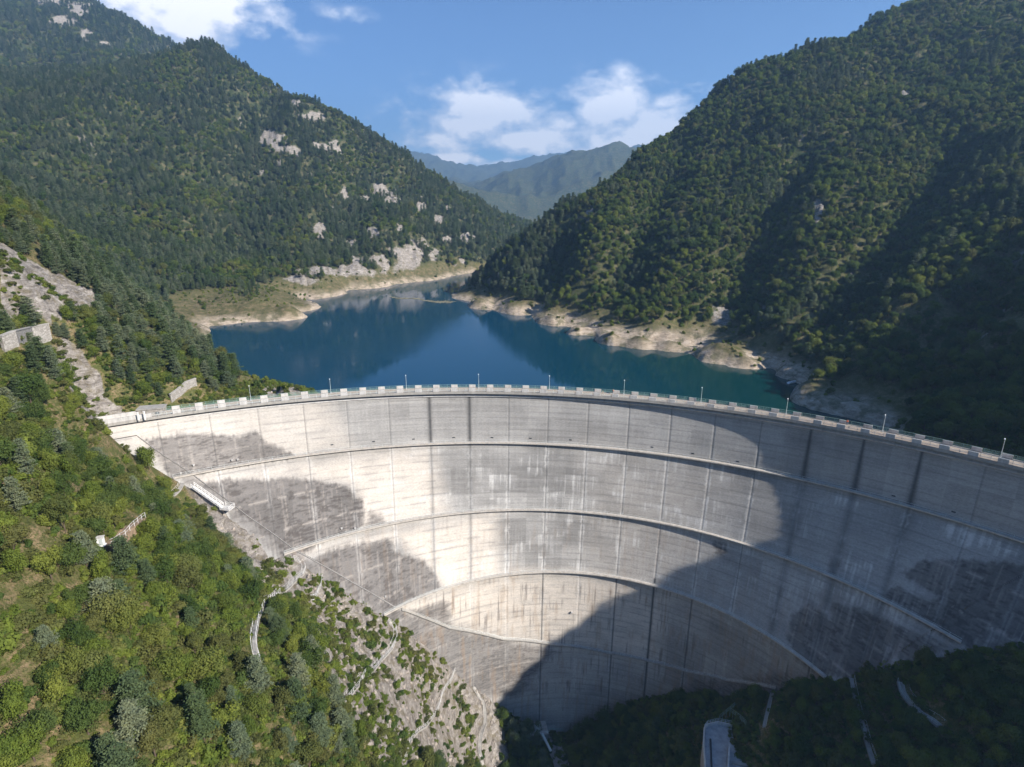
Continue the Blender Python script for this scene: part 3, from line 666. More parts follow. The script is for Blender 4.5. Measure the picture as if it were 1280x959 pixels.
# ------------------------------------------------------------------ footpaths and stairs
def path(pts, label, w_=1.1, rails=1, mat=None, railmat=None, up=.35, th_=.5, rail_label=None, dense=5):
    P = [gpt(x, y, 0) for x, y in pts]
    Q = []
    for a_, b_ in zip(P[:-1], P[1:]):
        for k in range(dense):
            q = a_+(b_-a_)*k/dense; z = max(float(ground(q[0], q[1])), q[2]-1.5); Q.append(np.array([q[0], q[1], z]))
    Q.append(P[-1]); Q = np.array(Q)
    for _ in range(3): Q[1:-1] = (Q[:-2]+2*Q[1:-1]+Q[2:])/4
    Q[:, 2] = np.maximum(Q[:, 2], ground(Q[:, 0], Q[:, 1]))+up
    o = MB().strip([tuple(q) for q in Q], w_, th_).build('footpath', mat or M_CONC); tag(o, label, None, None, 'structure')
    if rails:
        e = empty('path_railing', tuple(Q[0])); tag(e, rail_label or label.replace('path', 'path railing'), 'railing')
        n_ = len(Q); T_ = np.gradient(Q[:, :2], axis=0); T_ /= np.maximum(1e-6, np.linalg.norm(T_, axis=1))[:, None]
        for sd_ in ((-1, 1) if rails == 2 else (-1,)):
            E_ = Q.copy(); E_[:, 0] += sd_*T_[:, 1]*w_*.45; E_[:, 1] -= sd_*T_[:, 0]*w_*.45; E_ -= Q[0]
            mb = MB(); 
            for zz in (.55, 1.05): mb.tube(E_+[0, 0, zz], .028, 4)
            last = None
            for q in E_:
                if last is None or np.linalg.norm(q-last) > 2.0: mb.tube([q, q+[0, 0, 1.05]], .035, 4); last = q
            mb.build('rail', railmat or M_WHITE, e)
    return Q
path([(368, 701), (379, 707), (381, 715), (372, 726), (358, 740), (346, 746), (333, 752), (326, 763), (320, 780), (317, 800), (319, 818), (323, 830)], 'pale railed path leaving the third walkway and turning down through the trees', 1.0, 2, M_CONC, rail_label='white railing of the curving path from the walkway into the trees')
path([(486, 779), (494, 786), (495, 800), (490, 812), (474, 826), (456, 842), (447, 858), (434, 874)], 'pale stepped path slanting across the bare rock from the lowest walkway', 1.1, 2, M_CONC, rail_label='grey railing of the stepped path slanting across bare rock')
path([(552, 817), (563, 825), (569, 838), (564, 850), (553, 864), (548, 885), (538, 900), (524, 914), (513, 925), (508, 940), (503, 952)], 'winding pale concrete path down the rock slope to the gorge', 1.1, 1, M_CONC, rail_label='pale railing of the winding path down the rock slope')
path([(592, 862), (601, 876), (606, 890), (606, 908), (600, 925), (599, 942), (603, 958)], 'dark edged path dropping along the foot of the rock slope', 1.3, 2, M_CONC, M_DARK, rail_label='dark railing of the path at the foot of the rock slope')
path([(402, 724), (400, 734), (396, 744), (389, 750)], 'short pale ramp to the small white cabinet on the rock', 1.0, 1, rail_label='white railing of the short ramp beside the cabinet')
path([(215, 622), (226, 612), (236, 604)], 'short pale path from the trees to the upper walkway', 1.2, 1, rail_label='white railing where the short path meets the upper walkway')
path([(1064, 850), (1067, 870), (1073, 893), (1080, 915), (1086, 938), (1092, 958)], 'long narrow stair line descending the shaded right slope', 1.2, 1, M_CONC, M_METAL, rail_label='pale rail of the long stair on the shaded slope')
path([(1127, 856), (1130, 868), (1140, 881), (1152, 893), (1166, 902), (1176, 909)], 'shaded slanting stair beside a rock scar', 2.2, 2, M_CONC, M_METAL, rail_label='triple pale rails of the stair beside the rock scar')
path([(966, 864), (962, 880), (958, 896), (955, 910)], 'narrow shaded stair falling from the joint walkway', .9, 1, M_CONC, M_METAL, rail_label='pale rail of the narrow stair below the joint walkway')
path([(172, 652), (160, 662), (150, 671), (140, 680), (128, 687)], 'sandy terrace path to the white cabinet on the wooded slope', 3.2, 1, simple('sandy_soil', (.30, .215, .14), .95, var=.3), M_WHITE, up=.5, th_=1.6, rail_label='broken white kerb rail of the sandy terrace')
road = path([(687, 917), (690, 926), (694, 938), (699, 950), (703, 962)], 'grey paved road running down the gorge from the dam toe', 5.0, 0, simple('old_asphalt', (.26, .235, .215), .95, var=.15), up=.5, th_=2.5)
# steel stair and platform under the first walkway
A0 = face_hit(240, 604)[2]; A1 = face_hit(277, 628)[2]; A2 = face_hit(287, 636)[2]
def pull(p, d):
    v = np.array([AX-p[0], AY-p[1], 0]); return p+v/np.linalg.norm(v)*d
a0, a1 = pull(A0, 2.6), pull(A1, 3.4); e = empty('access_stair', tuple(a0)); tag(e, 'white railed steel stair descending from the upper walkway along the saddle', 'stair')
MB().strip([a0-a0, a1-a0], 1.3, .2).build('flight', M_CONC_L, e); v = a1-a0
mb = MB()
tt = Vector((v[0], v[1], 0)).normalized(); sdv = np.array([tt.y, -tt.x, 0])*.62
for sg in (-1, 1):
    for zz in (.55, 1.1): mb.tube([sdv*sg+[0, 0, zz], v+sdv*sg+[0, 0, zz]], .07, 5)
    for k in range(9): q = v*k/8+sdv*sg; mb.tube([q, q+[0, 0, 1.1]], .06, 5)
mb.build('handrail', M_WHITE, e)
mb = MB().box(tuple(v+np.array([tt.x, tt.y, 0])*1.6+[0, 0, -.1]), (3.2, 2.6, .25), math.atan2(tt.y, tt.x)); mb.build('landing', M_CONC_L, e)
mb = MB()
c0 = v+np.array([tt.x, tt.y, 0])*1.6
cs = [c0+np.array([tt.x, tt.y, 0])*sx*1.5+sdv*2*sy for sx, sy in ((-1, -1), (1, -1), (1, 1), (-1, 1))]
for zz in (.55, 1.1): mb.tube([q+[0, 0, zz] for q in cs[:]], .05, 4)
for q in cs: mb.tube([q, q+[0, 0, 1.1]], .05, 4)
mb.build('landing_rail', M_WHITE, e)
for k in (.25, .6, 1.0): pass
mb = MB()
for k in (.3, .65, 1.0): q = v*k; MB().box(tuple(q+[0, 0, -2.2]), (.35, .35, 4.2)).build('support', M_CONC, e)

# white cabinets
def cabinet(x, y, s, label):
    p = gpt(x, y, .5); e = empty('cabinet', (p[0], p[1], p[2]), random.random()); tag(e, label, 'cabinet')
    MB().box((0, 0, .9*s), (1.1*s, .9*s, 1.8*s)).box((0, 0, .04), (1.4*s, 1.2*s, .1)).build('body', M_WHITE, e); MB().box((0, 0, 1.86*s), (1.35*s, 1.15*s, .1)).build('roof', M_CONC_L, e)
    MB().box((.12, -.47*s, .95*s), (.6*s, .04, 1.4*s)).build('door', M_METAL, e)
cabinet(128, 686, .85, 'small white cabinet at the end of the sandy terrace'); cabinet(391, 751, .7, 'small white cabinet on the bare rock below the third walkway'); cabinet(329, 860, .6, 'little white cabinet half hidden among grey-green pines'); cabinet(432, 884, .4, 'tiny pale box at the end of the stepped path')

# works at the toe of the dam
p = face_hit(668, 900)[2]; p = pull(p, 4.0); zt = float(ground(p[0], p[1])); e = empty('outlet_works', (p[0], p[1], zt), .15); tag(e, 'shaded concrete and steel outlet works at the foot of the dam', 'outlet works')
MB().box((0, 0, 1.5), (9, 5, 3.0)).build('chamber', M_CONC_D, e); MB().box((0, 0, 3.1), (9.6, 5.6, .2)).build('roof_slab', M_CONC, e)
mb = MB()
for x_ in (-4.6, -1.5, 1.5, 4.6):
    mb.tube([(x_, -2.7, 3.2), (x_, -2.7, 4.3)], .06, 4)
mb.tube([(-4.6, -2.7, 4.3), (4.6, -2.7, 4.3)], .06, 4); mb.tube([(-4.6, -2.7, 3.75), (4.6, -2.7, 3.75)], .05, 4); mb.build('railing', M_METAL, e)
MB().tube([(2.5, -2.5, 3.4), (4.6, -7.5, .8)], .45, 10).build('pipe', M_METAL, e); MB().box((1.2, -.5, 4.0), (2.0, 1.4, 1.6)).build('hoist_box', M_METAL, e)
for x_ in (-3, 0): MB().box((x_, -2.52, 1.4), (1.3, .06, 2.0)).build('opening', M_DARK, e)
q = road[0]; e = empty('footbridge', (q[0], q[1]+1.0, q[2]+.3)); tag(e, 'small green railed footbridge where the gorge road meets the dam', 'footbridge')
MB().box((0, 0, 0), (9, 2.2, .3)).build('deck', M_CONC, e); mb = MB()
for y_ in (-1, 1):
    mb.tube([(-4.5, y_, 1.2), (4.5, y_, 1.2)], .05, 4); mb.tube([(-4.5, y_, .7), (4.5, y_, .7)], .04, 4)
    for k in range(7): mb.tube([(-4.5+1.5*k, y_, .1), (-4.5+1.5*k, y_, 1.2)], .045, 4)
mb.build('railing', M_GREEN, e)
# concrete platform on the lower right
PL_px = [(880, 913), (884, 908), (897, 905), (915, 909), (928, 915), (936, 928), (938, 945), (938, 975), (882, 975), (879, 935)]
g0 = gpt(905, 930, 0); zt = g0[2]+2.6
PP = [atz(x, y, zt) for x, y in PL_px]; e = empty('concrete_platform', (g0[0], g0[1], zt-8)); tag(e, 'rounded pale concrete platform in the shaded gorge bottom', 'platform')
Z0 = Vector((g0[0], g0[1], zt-8)); n_ = len(PP); mb = MB(); top = [Vector(p)-Z0 for p in PP]
mb.add([tuple(p) for p in top]+[(p.x, p.y, -6) for p in top], [tuple(range(n_))[::-1]]+[(i, (i+1) % n_, n_+(i+1) % n_, n_+i) for i in range(n_)]); mb.build('deck', simple('worn_screed', (.33, .33, .34), .9, var=.22, scale=.7), e)
mb = MB(); ring = [p+Vector((0, 0, .9)) for p in top]
for a_, b_ in zip(ring[8:]+ring[:3], (ring[9:]+ring[:4])): mb.strip([a_, b_], .35, 1.0)
mb.build('parapet', M_CONC_L, e)
c1, c2 = atz(911, 936, zt), atz(909, 975, zt); mb = MB().strip([Vector(c1)-Z0+Vector((0, 0, 1.6)), Vector(c2)-Z0+Vector((0, 0, 1.6))], .4, 1.6); mb.build('dividing_wall', M_CONC_L, e)
c1, c2 = atz(915, 954, zt), atz(936, 958, zt); MB().strip([Vector(c1)-Z0+Vector((0, 0, .4)), Vector(c2)-Z0+Vector((0, 0, .4))], .8, .5).build('step', M_CONC, e)
mb = MB()
for a_, b_ in zip(top[8:]+top[:3], top[9:]+top[:4]):
    for zz in (1.5, 2.0): mb.tube([a_+Vector((0, 0, zz)), b_+Vector((0, 0, zz))], .04, 4)
    for k in range(4): q = a_+(b_-a_)*k/4; mb.tube([q+Vector((0, 0, .9)), q+Vector((0, 0, 2.0))], .04, 4)
mb.build('railing', M_METAL, e)
q = Vector(atz(930, 925, zt))-Z0; MB().box((q.x, q.y, q.z+.8), (1.6, 1.2, 1.6), .4).build('valve_box', M_METAL, e)
q = Vector(atz(888, 925, zt))-Z0; q2 = Vector(atz(890, 972, zt))-Z0; MB().tube([q+Vector((0, 0, .3)), q2+Vector((0, 0, .3))], .22, 8).build('pipe', M_DARK, e)
# green fence frame above the platform
f0 = [gpt(*q, 2.0) for q in ((898, 906), (916, 892), (934, 876))]; f1 = [gpt(*q, 2.0) for q in ((912, 898), (924, 907), (931, 914))]
e = empty('fence', tuple(f0[0])); tag(e, 'green steel fence climbing the shaded slope above the platform', 'fence')
for nm, ff in (('panel', f0), ('panel', f1)):
    mb = MB()
    for zz in (.3, .8, 1.4): mb.tube([q-f0[0]+[0, 0, zz] for q in ff], .05, 4)
    for a_, b_ in zip(ff[:-1], ff[1:]):
        for k in range(5): q = a_+(b_-a_)*k/4-f0[0]; mb.tube([q+[0, 0, -2], q+[0, 0, 1.4]], .05, 4)
    mb.build(nm, M_GREEN, e)

# ------------------------------------------------------------------ boats and floating debris
def boat(p, rz, L, colr, label):
    e = empty('boat', tuple(p), rz); tag(e, label, 'boat'); V = []; Fs = []; n_ = 9
    for i in range(n_):
        s_ = i/(n_-1); w_ = L*.17*math.sin(math.pi*min(1, .25+s_*.75))**.6 if s_ < 1 else .02; x_ = (s_-.5)*L; sh = .1*s_*s_*L*.4
        V += [(x_, -w_, .55+sh), (x_, -w_*.7, -.1), (x_, 0, -.2), (x_, w_*.7, -.1), (x_, w_, .55+sh), (x_, w_*.86, .5+sh), (x_, w_*.6, .12), (x_, -w_*.6, .12), (x_, -w_*.86, .5+sh)]
    for i in range(n_-1):
        for k in range(9): Fs.append((i*9+k, i*9+(k+1) % 9, (i+1)*9+(k+1) % 9, (i+1)*9+k))
    Fs += [tuple(range(9))[::-1]]
    MB().add(V, Fs).build('hull', simple('boat_paint', colr, .45, var=.08), e); MB().box((-.1*L, 0, .36), (.3, L*.26, .06)).box((.18*L, 0, .4), (.3, L*.24, .06)).build('bench', M_DARK, e)
boat(atz(738, 418, WZ), .3, 5.0, (.65, .72, .72), 'small white boat moored off the pale gully on the far bank')
boat(atz(990, 479, WZ)+np.array([0, 0, .1]), .5, 5.5, (.7, .7, .7), 'white boat drawn up at the tip of the shaded rocky bank')
p = gpt(1058, 446, .3); boat(p, .9, 6.0, (.45, .6, .7), 'pale blue boat lying among bushes above the rocky bank')
# drift
mb = MB()
for k in range(240):
    s_ = random.random(); x_ = 488+s_*60+random.gauss(0, 2.0); y_ = 371+s_*6+random.gauss(0, .25)+.8*math.sin(s_*9)
    if k > 130: x_ = 552+random.gauss(0, 7); y_ = 377.5+random.gauss(0, .7)
    p = atz(x_, y_, WZ+.04); a_ = random.random()*3.14; L_ = random.uniform(1.2, 5.0)
    mb.tube([(p[0]-math.cos(a_)*L_/2, p[1]-math.sin(a_)*L_/2, p[2]), (p[0]+math.cos(a_)*L_/2, p[1]+math.sin(a_)*L_/2, p[2]+.15)], random.uniform(.1, .3), 5, .08)
tag(mb.build('driftwood_mat', simple('drift', (.16, .15, .10), .95, var=.5)), 'thin drifting line of wood and weed on the far part of the lake', 'debris', kind='stuff')

# ------------------------------------------------------------------ people on the crest
def person(px_, py_, label, shirt, legs, hair, lean=0.0, rz=0.0):
    q_ = atz(px_, py_-4, 0); f_ = math.atan2(q_[0]-AX, q_[1]-AY); p = (*face_xy(f_, 60.0, lean), .01)
    J = {'pelvis': (0, 0, .95), 'chest': (0, .02, 1.25), 'neck': (0, .02, 1.47), 'skull': (0, .03, 1.60), 'crown': (0, .03, 1.72),
         'shl': (-.19, .02, 1.40), 'ell': (-.25, .10, 1.14), 'hal': (-.24, .26, .98), 'shr': (.19, .02, 1.40), 'elr': (.26, -.05, 1.13), 'har': (.25, .05, .88),
         'hil': (-.10, 0, .90), 'knl': (-.11, .14, .50), 'anl': (-.11, .02, .09), 'tol': (-.12, .18, .03), 'hir': (.10, 0, .90), 'knr': (.11, .02, .48), 'anr': (.11, -.22, .12), 'tor': (.12, -.08, .03)}
    R = {'pelvis': .13, 'chest': .14, 'neck': .055, 'skull': .10, 'crown': .07, 'shl': .07, 'shr': .07, 'ell': .045, 'elr': .045, 'hal': .035, 'har': .035, 'hil': .095, 'hir': .095, 'knl': .065, 'knr': .065, 'anl': .045, 'anr': .045, 'tol': .035, 'tor': .035}
    Eg = [('pelvis', 'chest'), ('chest', 'neck'), ('neck', 'skull'), ('skull', 'crown'), ('chest', 'shl'), ('shl', 'ell'), ('ell', 'hal'), ('chest', 'shr'), ('shr', 'elr'), ('elr', 'har'), ('pelvis', 'hil'), ('hil', 'knl'), ('knl', 'anl'), ('anl', 'tol'), ('pelvis', 'hir'), ('hir', 'knr'), ('knr', 'anr'), ('anr', 'tor')]
    def skinned(name, keys, grow, mat, parent, seg=2):
        ks = [k for k in J if k in keys]; me = bpy.data.meshes.new(name); ed = [(ks.index(a_), ks.index(b_)) for a_, b_ in Eg if a_ in ks and b_ in ks]
        me.from_pydata([J[k] for k in ks], ed, []); o = link(name, me, mat, parent)
        me.skin_vertices or None
        o.modifiers.new('s', 'SKIN'); 
        for i, k in enumerate(ks):
            r_ = R[k]*grow; me.skin_vertices[0].data[i].radius = (r_, r_*.85)
        me.skin_vertices[0].data[0].use_root = True
        o.modifiers.new('u', 'SUBSURF').levels = 1; o.modifiers['u'].render_levels = 2; return o
    body = skinned('person', list(J), 1.0, simple('skin', (.45, .28, .20), .6, var=.05), None)
    body.location = tuple(p); body.rotation_euler = (0, 0, rz); tag(body, label, 'person')
    skinned('shirt', ['pelvis', 'chest', 'shl', 'shr', 'ell', 'elr'], 1.18, simple('cloth', shirt, .9, var=.1), body)
    skinned('trousers', ['pelvis', 'hil', 'hir', 'knl', 'knr', 'anl', 'anr'], 1.2, simple('cloth', legs, .9, var=.1), body)
    bm = bmesh.new(); bmesh.ops.create_icosphere(bm, subdivisions=2, radius=.115)
    for v_ in bm.verts: v_.co = Vector((v_.co.x, v_.co.y-.02, max(v_.co.z, -.03)+1.655))
    me = bpy.data.meshes.new('hair'); bm.to_mesh(me); bm.free(); link('hair', me, simple('hair', hair, .8), body)
person(752.6, 501.5, 'person in light clothes walking on the crest road between parapet blocks', (.5, .42, .33), (.45, .38, .30), (.05, .035, .03), lean=-1.0, rz=1.4)
person(1055, 541.5, 'person in an orange top standing by the lakeside railing', (.75, .16, .06), (.10, .11, .14), (.05, .035, .03), lean=-3.3, rz=-.6)
person(765.5, 500, 'person in a rust jacket beside the lake side parapet block', (.40, .18, .10), (.35, .33, .30), (.10, .06, .03), lean=-3.2, rz=1.2)

# ------------------------------------------------------------------ plants
def quads(P, N, S, asp=1.0, up=None):
    """small leaf faces at P facing N with half-size S"""
    n = len(P); N = N/np.maximum(1e-6, np.linalg.norm(N, axis=1))[:, None]
    A = rng.normal(size=(n, 3)) if up is None else up
    U = np.cross(N, A); U /= np.maximum(1e-6, np.linalg.norm(U, axis=1))[:, None]; W_ = np.cross(N, U)
    S = np.broadcast_to(S, (n,))[:, None]
    V = np.stack([P-U*S*asp, P-W_*S*.8, P+U*S*asp, P+W_*S*.8], 1).reshape(-1, 3)
    return V, np.arange(n*4).reshape(n, 4)
def crown_broad(rx, rz, zc, nl, n, ls):
    dirs = rng.normal(size=(nl, 3)); dirs /= np.linalg.norm(dirs, axis=1)[:, None]
    cen = dirs*np.array([rx, rx, rz])*rng.uniform(.35, .78, (nl, 1)); cen[0] = 0; rad = rng.uniform(.22, .58, nl)*rx; cen[1] *= 1.35; cen[2] *= 1.3
    k = rng.integers(0, nl, n); d = rng.normal(size=(n, 3)); d[:, 2] = d[:, 2]*.9+.25; d /= np.linalg.norm(d, axis=1)[:, None]
    P = cen[k]+d*(rad[k]*rng.uniform(.35, 1.25, n)**.7)[:, None]; P[:, 2] += zc
    keep = P[:, 2] > zc-rz*.95
    return quads(P[keep], (d+rng.normal(size=d.shape)*.45)[keep], rng.uniform(.6, 1.25, keep.sum())*ls)
def crown_pine(Ht, L0, z0, n_wh, per, cl):
    Ps = []; Ns = []; Ss = []
    br = MB()
    for i in range(n_wh):
        z = z0+(Ht-z0)*(i/n_wh)**.95; f = (z-z0)/(Ht-z0)
        L = L0*(1-f)**.75*rng.uniform(.75, 1.15)*(.75+.25*min(1, f*6))+.25
        for j in range(per):
            a = rng.uniform(0, 6.28); l = L*rng.uniform(.6, 1.2); rise = rng.uniform(-.05, .32)
            if rng.random() < .10: continue
            m = max(3, int(l/.33))
            for q in range(m):
                s = (q+.7)/m; w = .16+.34*math.sin(math.pi*min(.95, s))
                c = np.array([math.cos(a)*l*s, math.sin(a)*l*s, z+l*rise*s+.12*s*s])
                k = cl; off = rng.normal(size=(k, 3))*np.array([w, w, .07])
                Ps.append(c+off); Ns.append(rng.normal(size=(k, 3))*.55+np.array([0, 0, 1.0])); Ss.append(rng.uniform(.08, .17, k))
    P = np.concatenate(Ps); return quads(P, np.concatenate(Ns), np.concatenate(Ss), 1.25)
def trunk_mesh(h, r, lean=.2, limbs=5, spread=1.2):
    mb = MB(); pts = [(lean*s*s*random.uniform(.8, 1.2), lean*.5*s, -.8+(h+.8)*s) for s in (0, .25, .5, .75, 1)]
    mb.tube(pts, r, 7, r*.3)
    for k in range(limbs):
        s = random.uniform(.35, .85); a = random.random()*6.28; z = -.8+(h+.8)*s
        mb.tube([(lean*s*s, lean*.5*s, z), (lean*s*s+math.cos(a)*spread*.5, math.sin(a)*spread*.5, z+spread*.4), (lean*s*s+math.cos(a)*spread, math.sin(a)*spread, z+spread*.95)], r*.45, 5, r*.12)
    return mb
VAR = []   # kind, colour word, crown mesh, trunk mesh
def variant(kind, word, V, Fq, mat, tr):
    cm = np_mesh('crown', V, Fq); cm.materials.append(mat); tm = None
    if tr is not None:
        tm = bpy.data.meshes.new('trunk'); tm.from_pydata(tr.v, [], tr.f); tm.update(); tm.materials.append(M_BARK)
    VAR.append((kind, word, cm, tm))
def lm(n, cols, tr=.25): return leaf_material(n, cols, tr)
MG = lm('mid_green_leaves', [(.078, .112, .020), (.108, .142, .026), (.135, .16, .034)])
MD = lm('dark_green_leaves', [(.042, .072, .018), (.055, .088, .022), (.07, .10, .028)])
MY = lm('yellow_green_leaves', [(.10, .128, .028), (.125, .145, .036), (.115, .13, .045)])
MO = lm('olive_brown_leaves', [(.078, .095, .028), (.10, .105, .036), (.065, .085, .024)])
MP = lm('grey_green_needles', [(.105, .135, .085), (.13, .155, .10), (.085, .115, .068)], .12)
MP2 = lm('dark_needles', [(.055, .082, .040), (.07, .10, .048), (.06, .09, .038)], .12)
for k_, (w_, mt_) in enumerate([('mid green', MG), ('dark green', MD), ('yellow-green', MY), ('olive', MO), ('mid green', MG), ('dark green', MD)]):
    V_, F_ = crown_broad(2.3+.35*(k_ % 3), 2.3+.5*((k_+1) % 3), 4.0+.4*(k_ % 2), 14+k_, 5200, .145); variant('broadleaf_tree', w_, V_, F_, mt_, trunk_mesh(4.4, .17))
for k_, (w_, mt_) in enumerate([('grey-green', MP), ('dark', MP2), ('grey-green', MP), ('dark', MP2)]):
    V_, F_ = crown_pine(8.4+.6*k_, 2.7-.15*k_+.4*(k_ == 0), 1.2+.5*(k_ % 2), 13+k_, 7, 15); variant('pine_tree', w_, V_, F_, mt_, trunk_mesh(8.2+.6*k_, .15, .1, 0))
for k_, (w_, mt_) in enumerate([('mid green', MG), ('yellow-green', MY), ('dark green', MD), ('olive', MO)]):
    V_, F_ = crown_broad(1.35, 1.0+.3*(k_ % 2), .7, 7, 1000, .16); variant('shrub', w_, V_, F_, mt_, None)
IDX = {k: [i for i, v in enumerate(VAR) if v[0] == k] for k in ('broadleaf_tree', 'pine_tree', 'shrub')}

# horizon table for leaving out what nothing can see
EL = np.arctan2(GZ-CAMZ, RR); HOR = np.maximum.accumulate(EL, axis=0)
def seen(X, Y, Z, top, margin=.02):
    r = np.hypot(X, Y); a = np.arctan2(X, Y); i = np.clip(np.searchsorted(rr, r)-3, 0, len(rr)-1); j = np.clip(np.searchsorted(th, a), 0, len(th)-1)
    return np.arctan2(Z+top-CAMZ, r) > HOR[i, j]-margin
BARE_NEAR = [([(0, 305), (30, 318), (60, 338), (118, 366), (127, 380), (100, 396), (60, 402), (0, 407)]), ([(60, 428), (98, 436), (122, 468), (118, 486), (155, 506), (150, 520), (108, 525), (84, 480)]),
             ([(225, 600), (285, 636), (360, 690), (500, 780), (612, 862), (625, 959), (470, 959), (430, 880), (400, 800), (385, 765), (365, 750), (330, 750), (298, 705), (268, 655)])]
ROADS_PX = [[(687, 917), (694, 938), (703, 962)], [(655, 893), (690, 905)]]
PLAT = [(868, 895), (890, 885), (940, 890), (955, 925), (955, 990), (868, 990)]
PATHS_PX = [[(1064, 850), (1073, 893), (1092, 958)], [(1127, 856), (1140, 881), (1176, 909)], [(966, 864), (955, 910)], [(368, 701), (379, 707), (381, 715), (358, 740), (333, 752), (320, 780), (317, 800), (323, 830)], [(172, 652), (150, 671), (128, 687)], [(215, 503), (246, 483)], [(5, 436), (60, 420)]]
CLEAR = [(10, 770, 60, 30), (15, 840, 50, 24), (60, 600, 30, 12), (190, 800, 22, 30), (250, 770, 20, 14), (150, 760, 24, 12), (150, 690, 40, 18), (150, 890, 24, 40), (165, 850, 30, 50), (300, 700, 14, 14), (215, 880, 16, 26), (60, 740, 30, 14), (100, 620, 16, 14), (245, 690, 14, 10), (60, 690, 18, 30)]
pts = []   # x, y, z, kind, scale, px, py
def scatter(r0, r1, step, amax, scl, shrubby=.0):
    R1 = r1; n = int(2*R1/step)
    gx, gy = np.meshgrid(np.arange(-R1, R1, step), np.arange(0, R1, step)); gx = gx.ravel()+rng.uniform(-.48, .48, gx.size)*step; gy = gy.ravel()+rng.uniform(-.48, .48, gy.size)*step
    r = np.hypot(gx, gy); a = np.arctan2(gx, gy); ok = (r >= r0) & (r < r1) & (np.abs(a) < amax); gx, gy, r = gx[ok], gy[ok], r[ok]
    gz = ground(gx, gy); px, py = project(gx, gy, gz)
    ok = (gz > WZ+1.0) | (np.hypot(gx-AX, gy-AY) < 160)
    # the strip of the dam and its crest stays free
    dr = np.hypot(gx-AX, gy-AY); fr_ = np.hypot(*(np.array(face_xy(np.arctan2(gx-AX, gy-AY), np.clip(CAMZ-gz, 60, 172), 0))-np.array([[AX], [AY]])))
    inside = (dr > fr_-3.2) & (dr < 176) & (np.arctan2(gx-AX, gy-AY) > PL-.01) & (gz < 3)
    ok &= ~inside
    bare = baremask(px, py, gx, gy, gz); rock = rockmask(px, py, gx, gy, gz); sl = None
    u = rng.random(gx.size); dens = np.ones(gx.size)
    near = r < 260
    nz = fbm(gx/16, gy/16, 3, 101)
    rs_ = (px > 560).astype(float); lakeband = np.clip((gz-(WZ+7-3.5*rs_+6*(nz-.3)))/(7-3*rs_), 0, 1)
    dens = np.where(dr > 172, .09+.91*lakeband, 1.0)
    dens = np.where(rock > .45, np.where(near, np.where(px < 200, .04, np.clip((nz-.42)*1.6, .03, .5)), .12), dens)
    clr = np.zeros(gx.size)
    for (cx_, cy_, a_, b_) in CLEAR: clr = np.maximum(clr, np.exp(-(np.hypot((px-cx_)/a_, (py-cy_)/b_))**4))
    dens *= 1-.95*clr*near; dens *= np.where(near | (dr < 172), 1, np.clip((fbm(gx/30, gy/30, 3, 171)-.2)*6, .62, 1))
    dens *= np.where(near & (px < 640), np.clip(.8+1.2*(nz-.3), .6, 1), 1)
    dp = np.full(gx.size, 1e9)
    for P_ in PATHS_PX: dp = np.minimum(dp, np.minimum(seg_dist(px, py, P_), seg_dist(px, py, [(a_, b_+14) for a_, b_ in P_])))
    ok &= ~((dp < 10) & near)
    for P_ in ROADS_PX: ok &= ~((seg_dist(px, py, P_) < 15) & (r > 120) & near)
    ok &= ~(inpoly(px, py+0*px, PLAT) & near)
    lowz = (px > 95) & (px < 175) & (py > 515) & (py < 590) & near & (dr > 130)
    ok &= u < dens
    ok &= seen(gx, gy, gz, 9.0*scl)
    kz = fbm(gx/38, gy/38, 3, 111)+.35*(rng.random(gx.size)-.5)
    for i in np.nonzero(ok)[0]:
        sparse = rock[i] > .45 or (lakeband[i] < .75 and dr[i] > 172)
        x_, y_ = px[i], py[i]
        pine = kz[i] > .50
        if near[i] and x_ < 640:
            # pines gather above the crest and in the lower left, leafy trees and scrub between
            pine = (rng.random() < (.5 if (y_ < 520) else .20 if y_ > 720 else .15))
        elif x_ < 690: pine = kz[i] > .42
        else: pine = kz[i] > .70
        if sparse: kd = 'shrub'
        elif near[i] and x_ < 640 and rng.random() < np.where(y_ > 520, .50, .25): kd = 'shrub'
        else: kd = 'pine_tree' if pine else 'broadleaf_tree'
        if lowz[i]: kd = 'shrub'
        s = (rng.uniform(.62, 1.12) if near[i] else rng.uniform(.5, 1.28))*scl*(1.0 if kd != 'shrub' else rng.uniform(.7, 1.5))
        if kd != 'shrub' and rng.random() < .06: s *= 1.25
        if near[i] and kd != 'shrub': s *= .86 if y_ < 560 else .80
        pts.append((gx[i], gy[i], gz[i], kd, s, px[i], py[i]-20))
scatter(22, 130, 2.3, R_(80), 1.0); scatter(130, 260, 2.7, R_(78), 1.0); scatter(260, 620, 3.7, R_(54), .84); scatter(620, 1250, 5.0, R_(47), .96); scatter(1250, 2400, 7.6, R_(46), 1.35)
def pick(kd, x, y):
    ids = IDX[kd]; n = fbm(x/25, y/25, 2, 131); r_ = rng.random()
    if kd == 'broadleaf_tree':
        w = {'yellow-green': .13 if math.hypot(x, y) < 260 else .05, 'olive': .10+.35*float(n > .55)}
        if r_ < w['yellow-green']: return ids[2]
        if r_ < w['yellow-green']+w['olive']: return ids[3]
        return ids[[0, 1, 4, 5][int(rng.integers(4))]]
    if kd == 'shrub': return ids[int(rng.choice(4, p=[.38, .18, .22, .22]))]
    return ids[int(rng.integers(len(ids)))]
recs = []
for (x, y, z, kd, s, px_, py_) in pts:
    recs.append([x, y, z, kd, pick(kd, x, y), s, rng.uniform(0, 6.28), px_, py_])
def infr(r_): return -20 < r_[7] < 1300 and -30 < r_[8] < 990
order = sorted(range(len(recs)), key=lambda i: -(recs[i][5]/math.sqrt(recs[i][0]**2+recs[i][1]**2+(recs[i][2]-CAMZ)**2))*infr(recs[i]))
solo = set(); cnt = {}
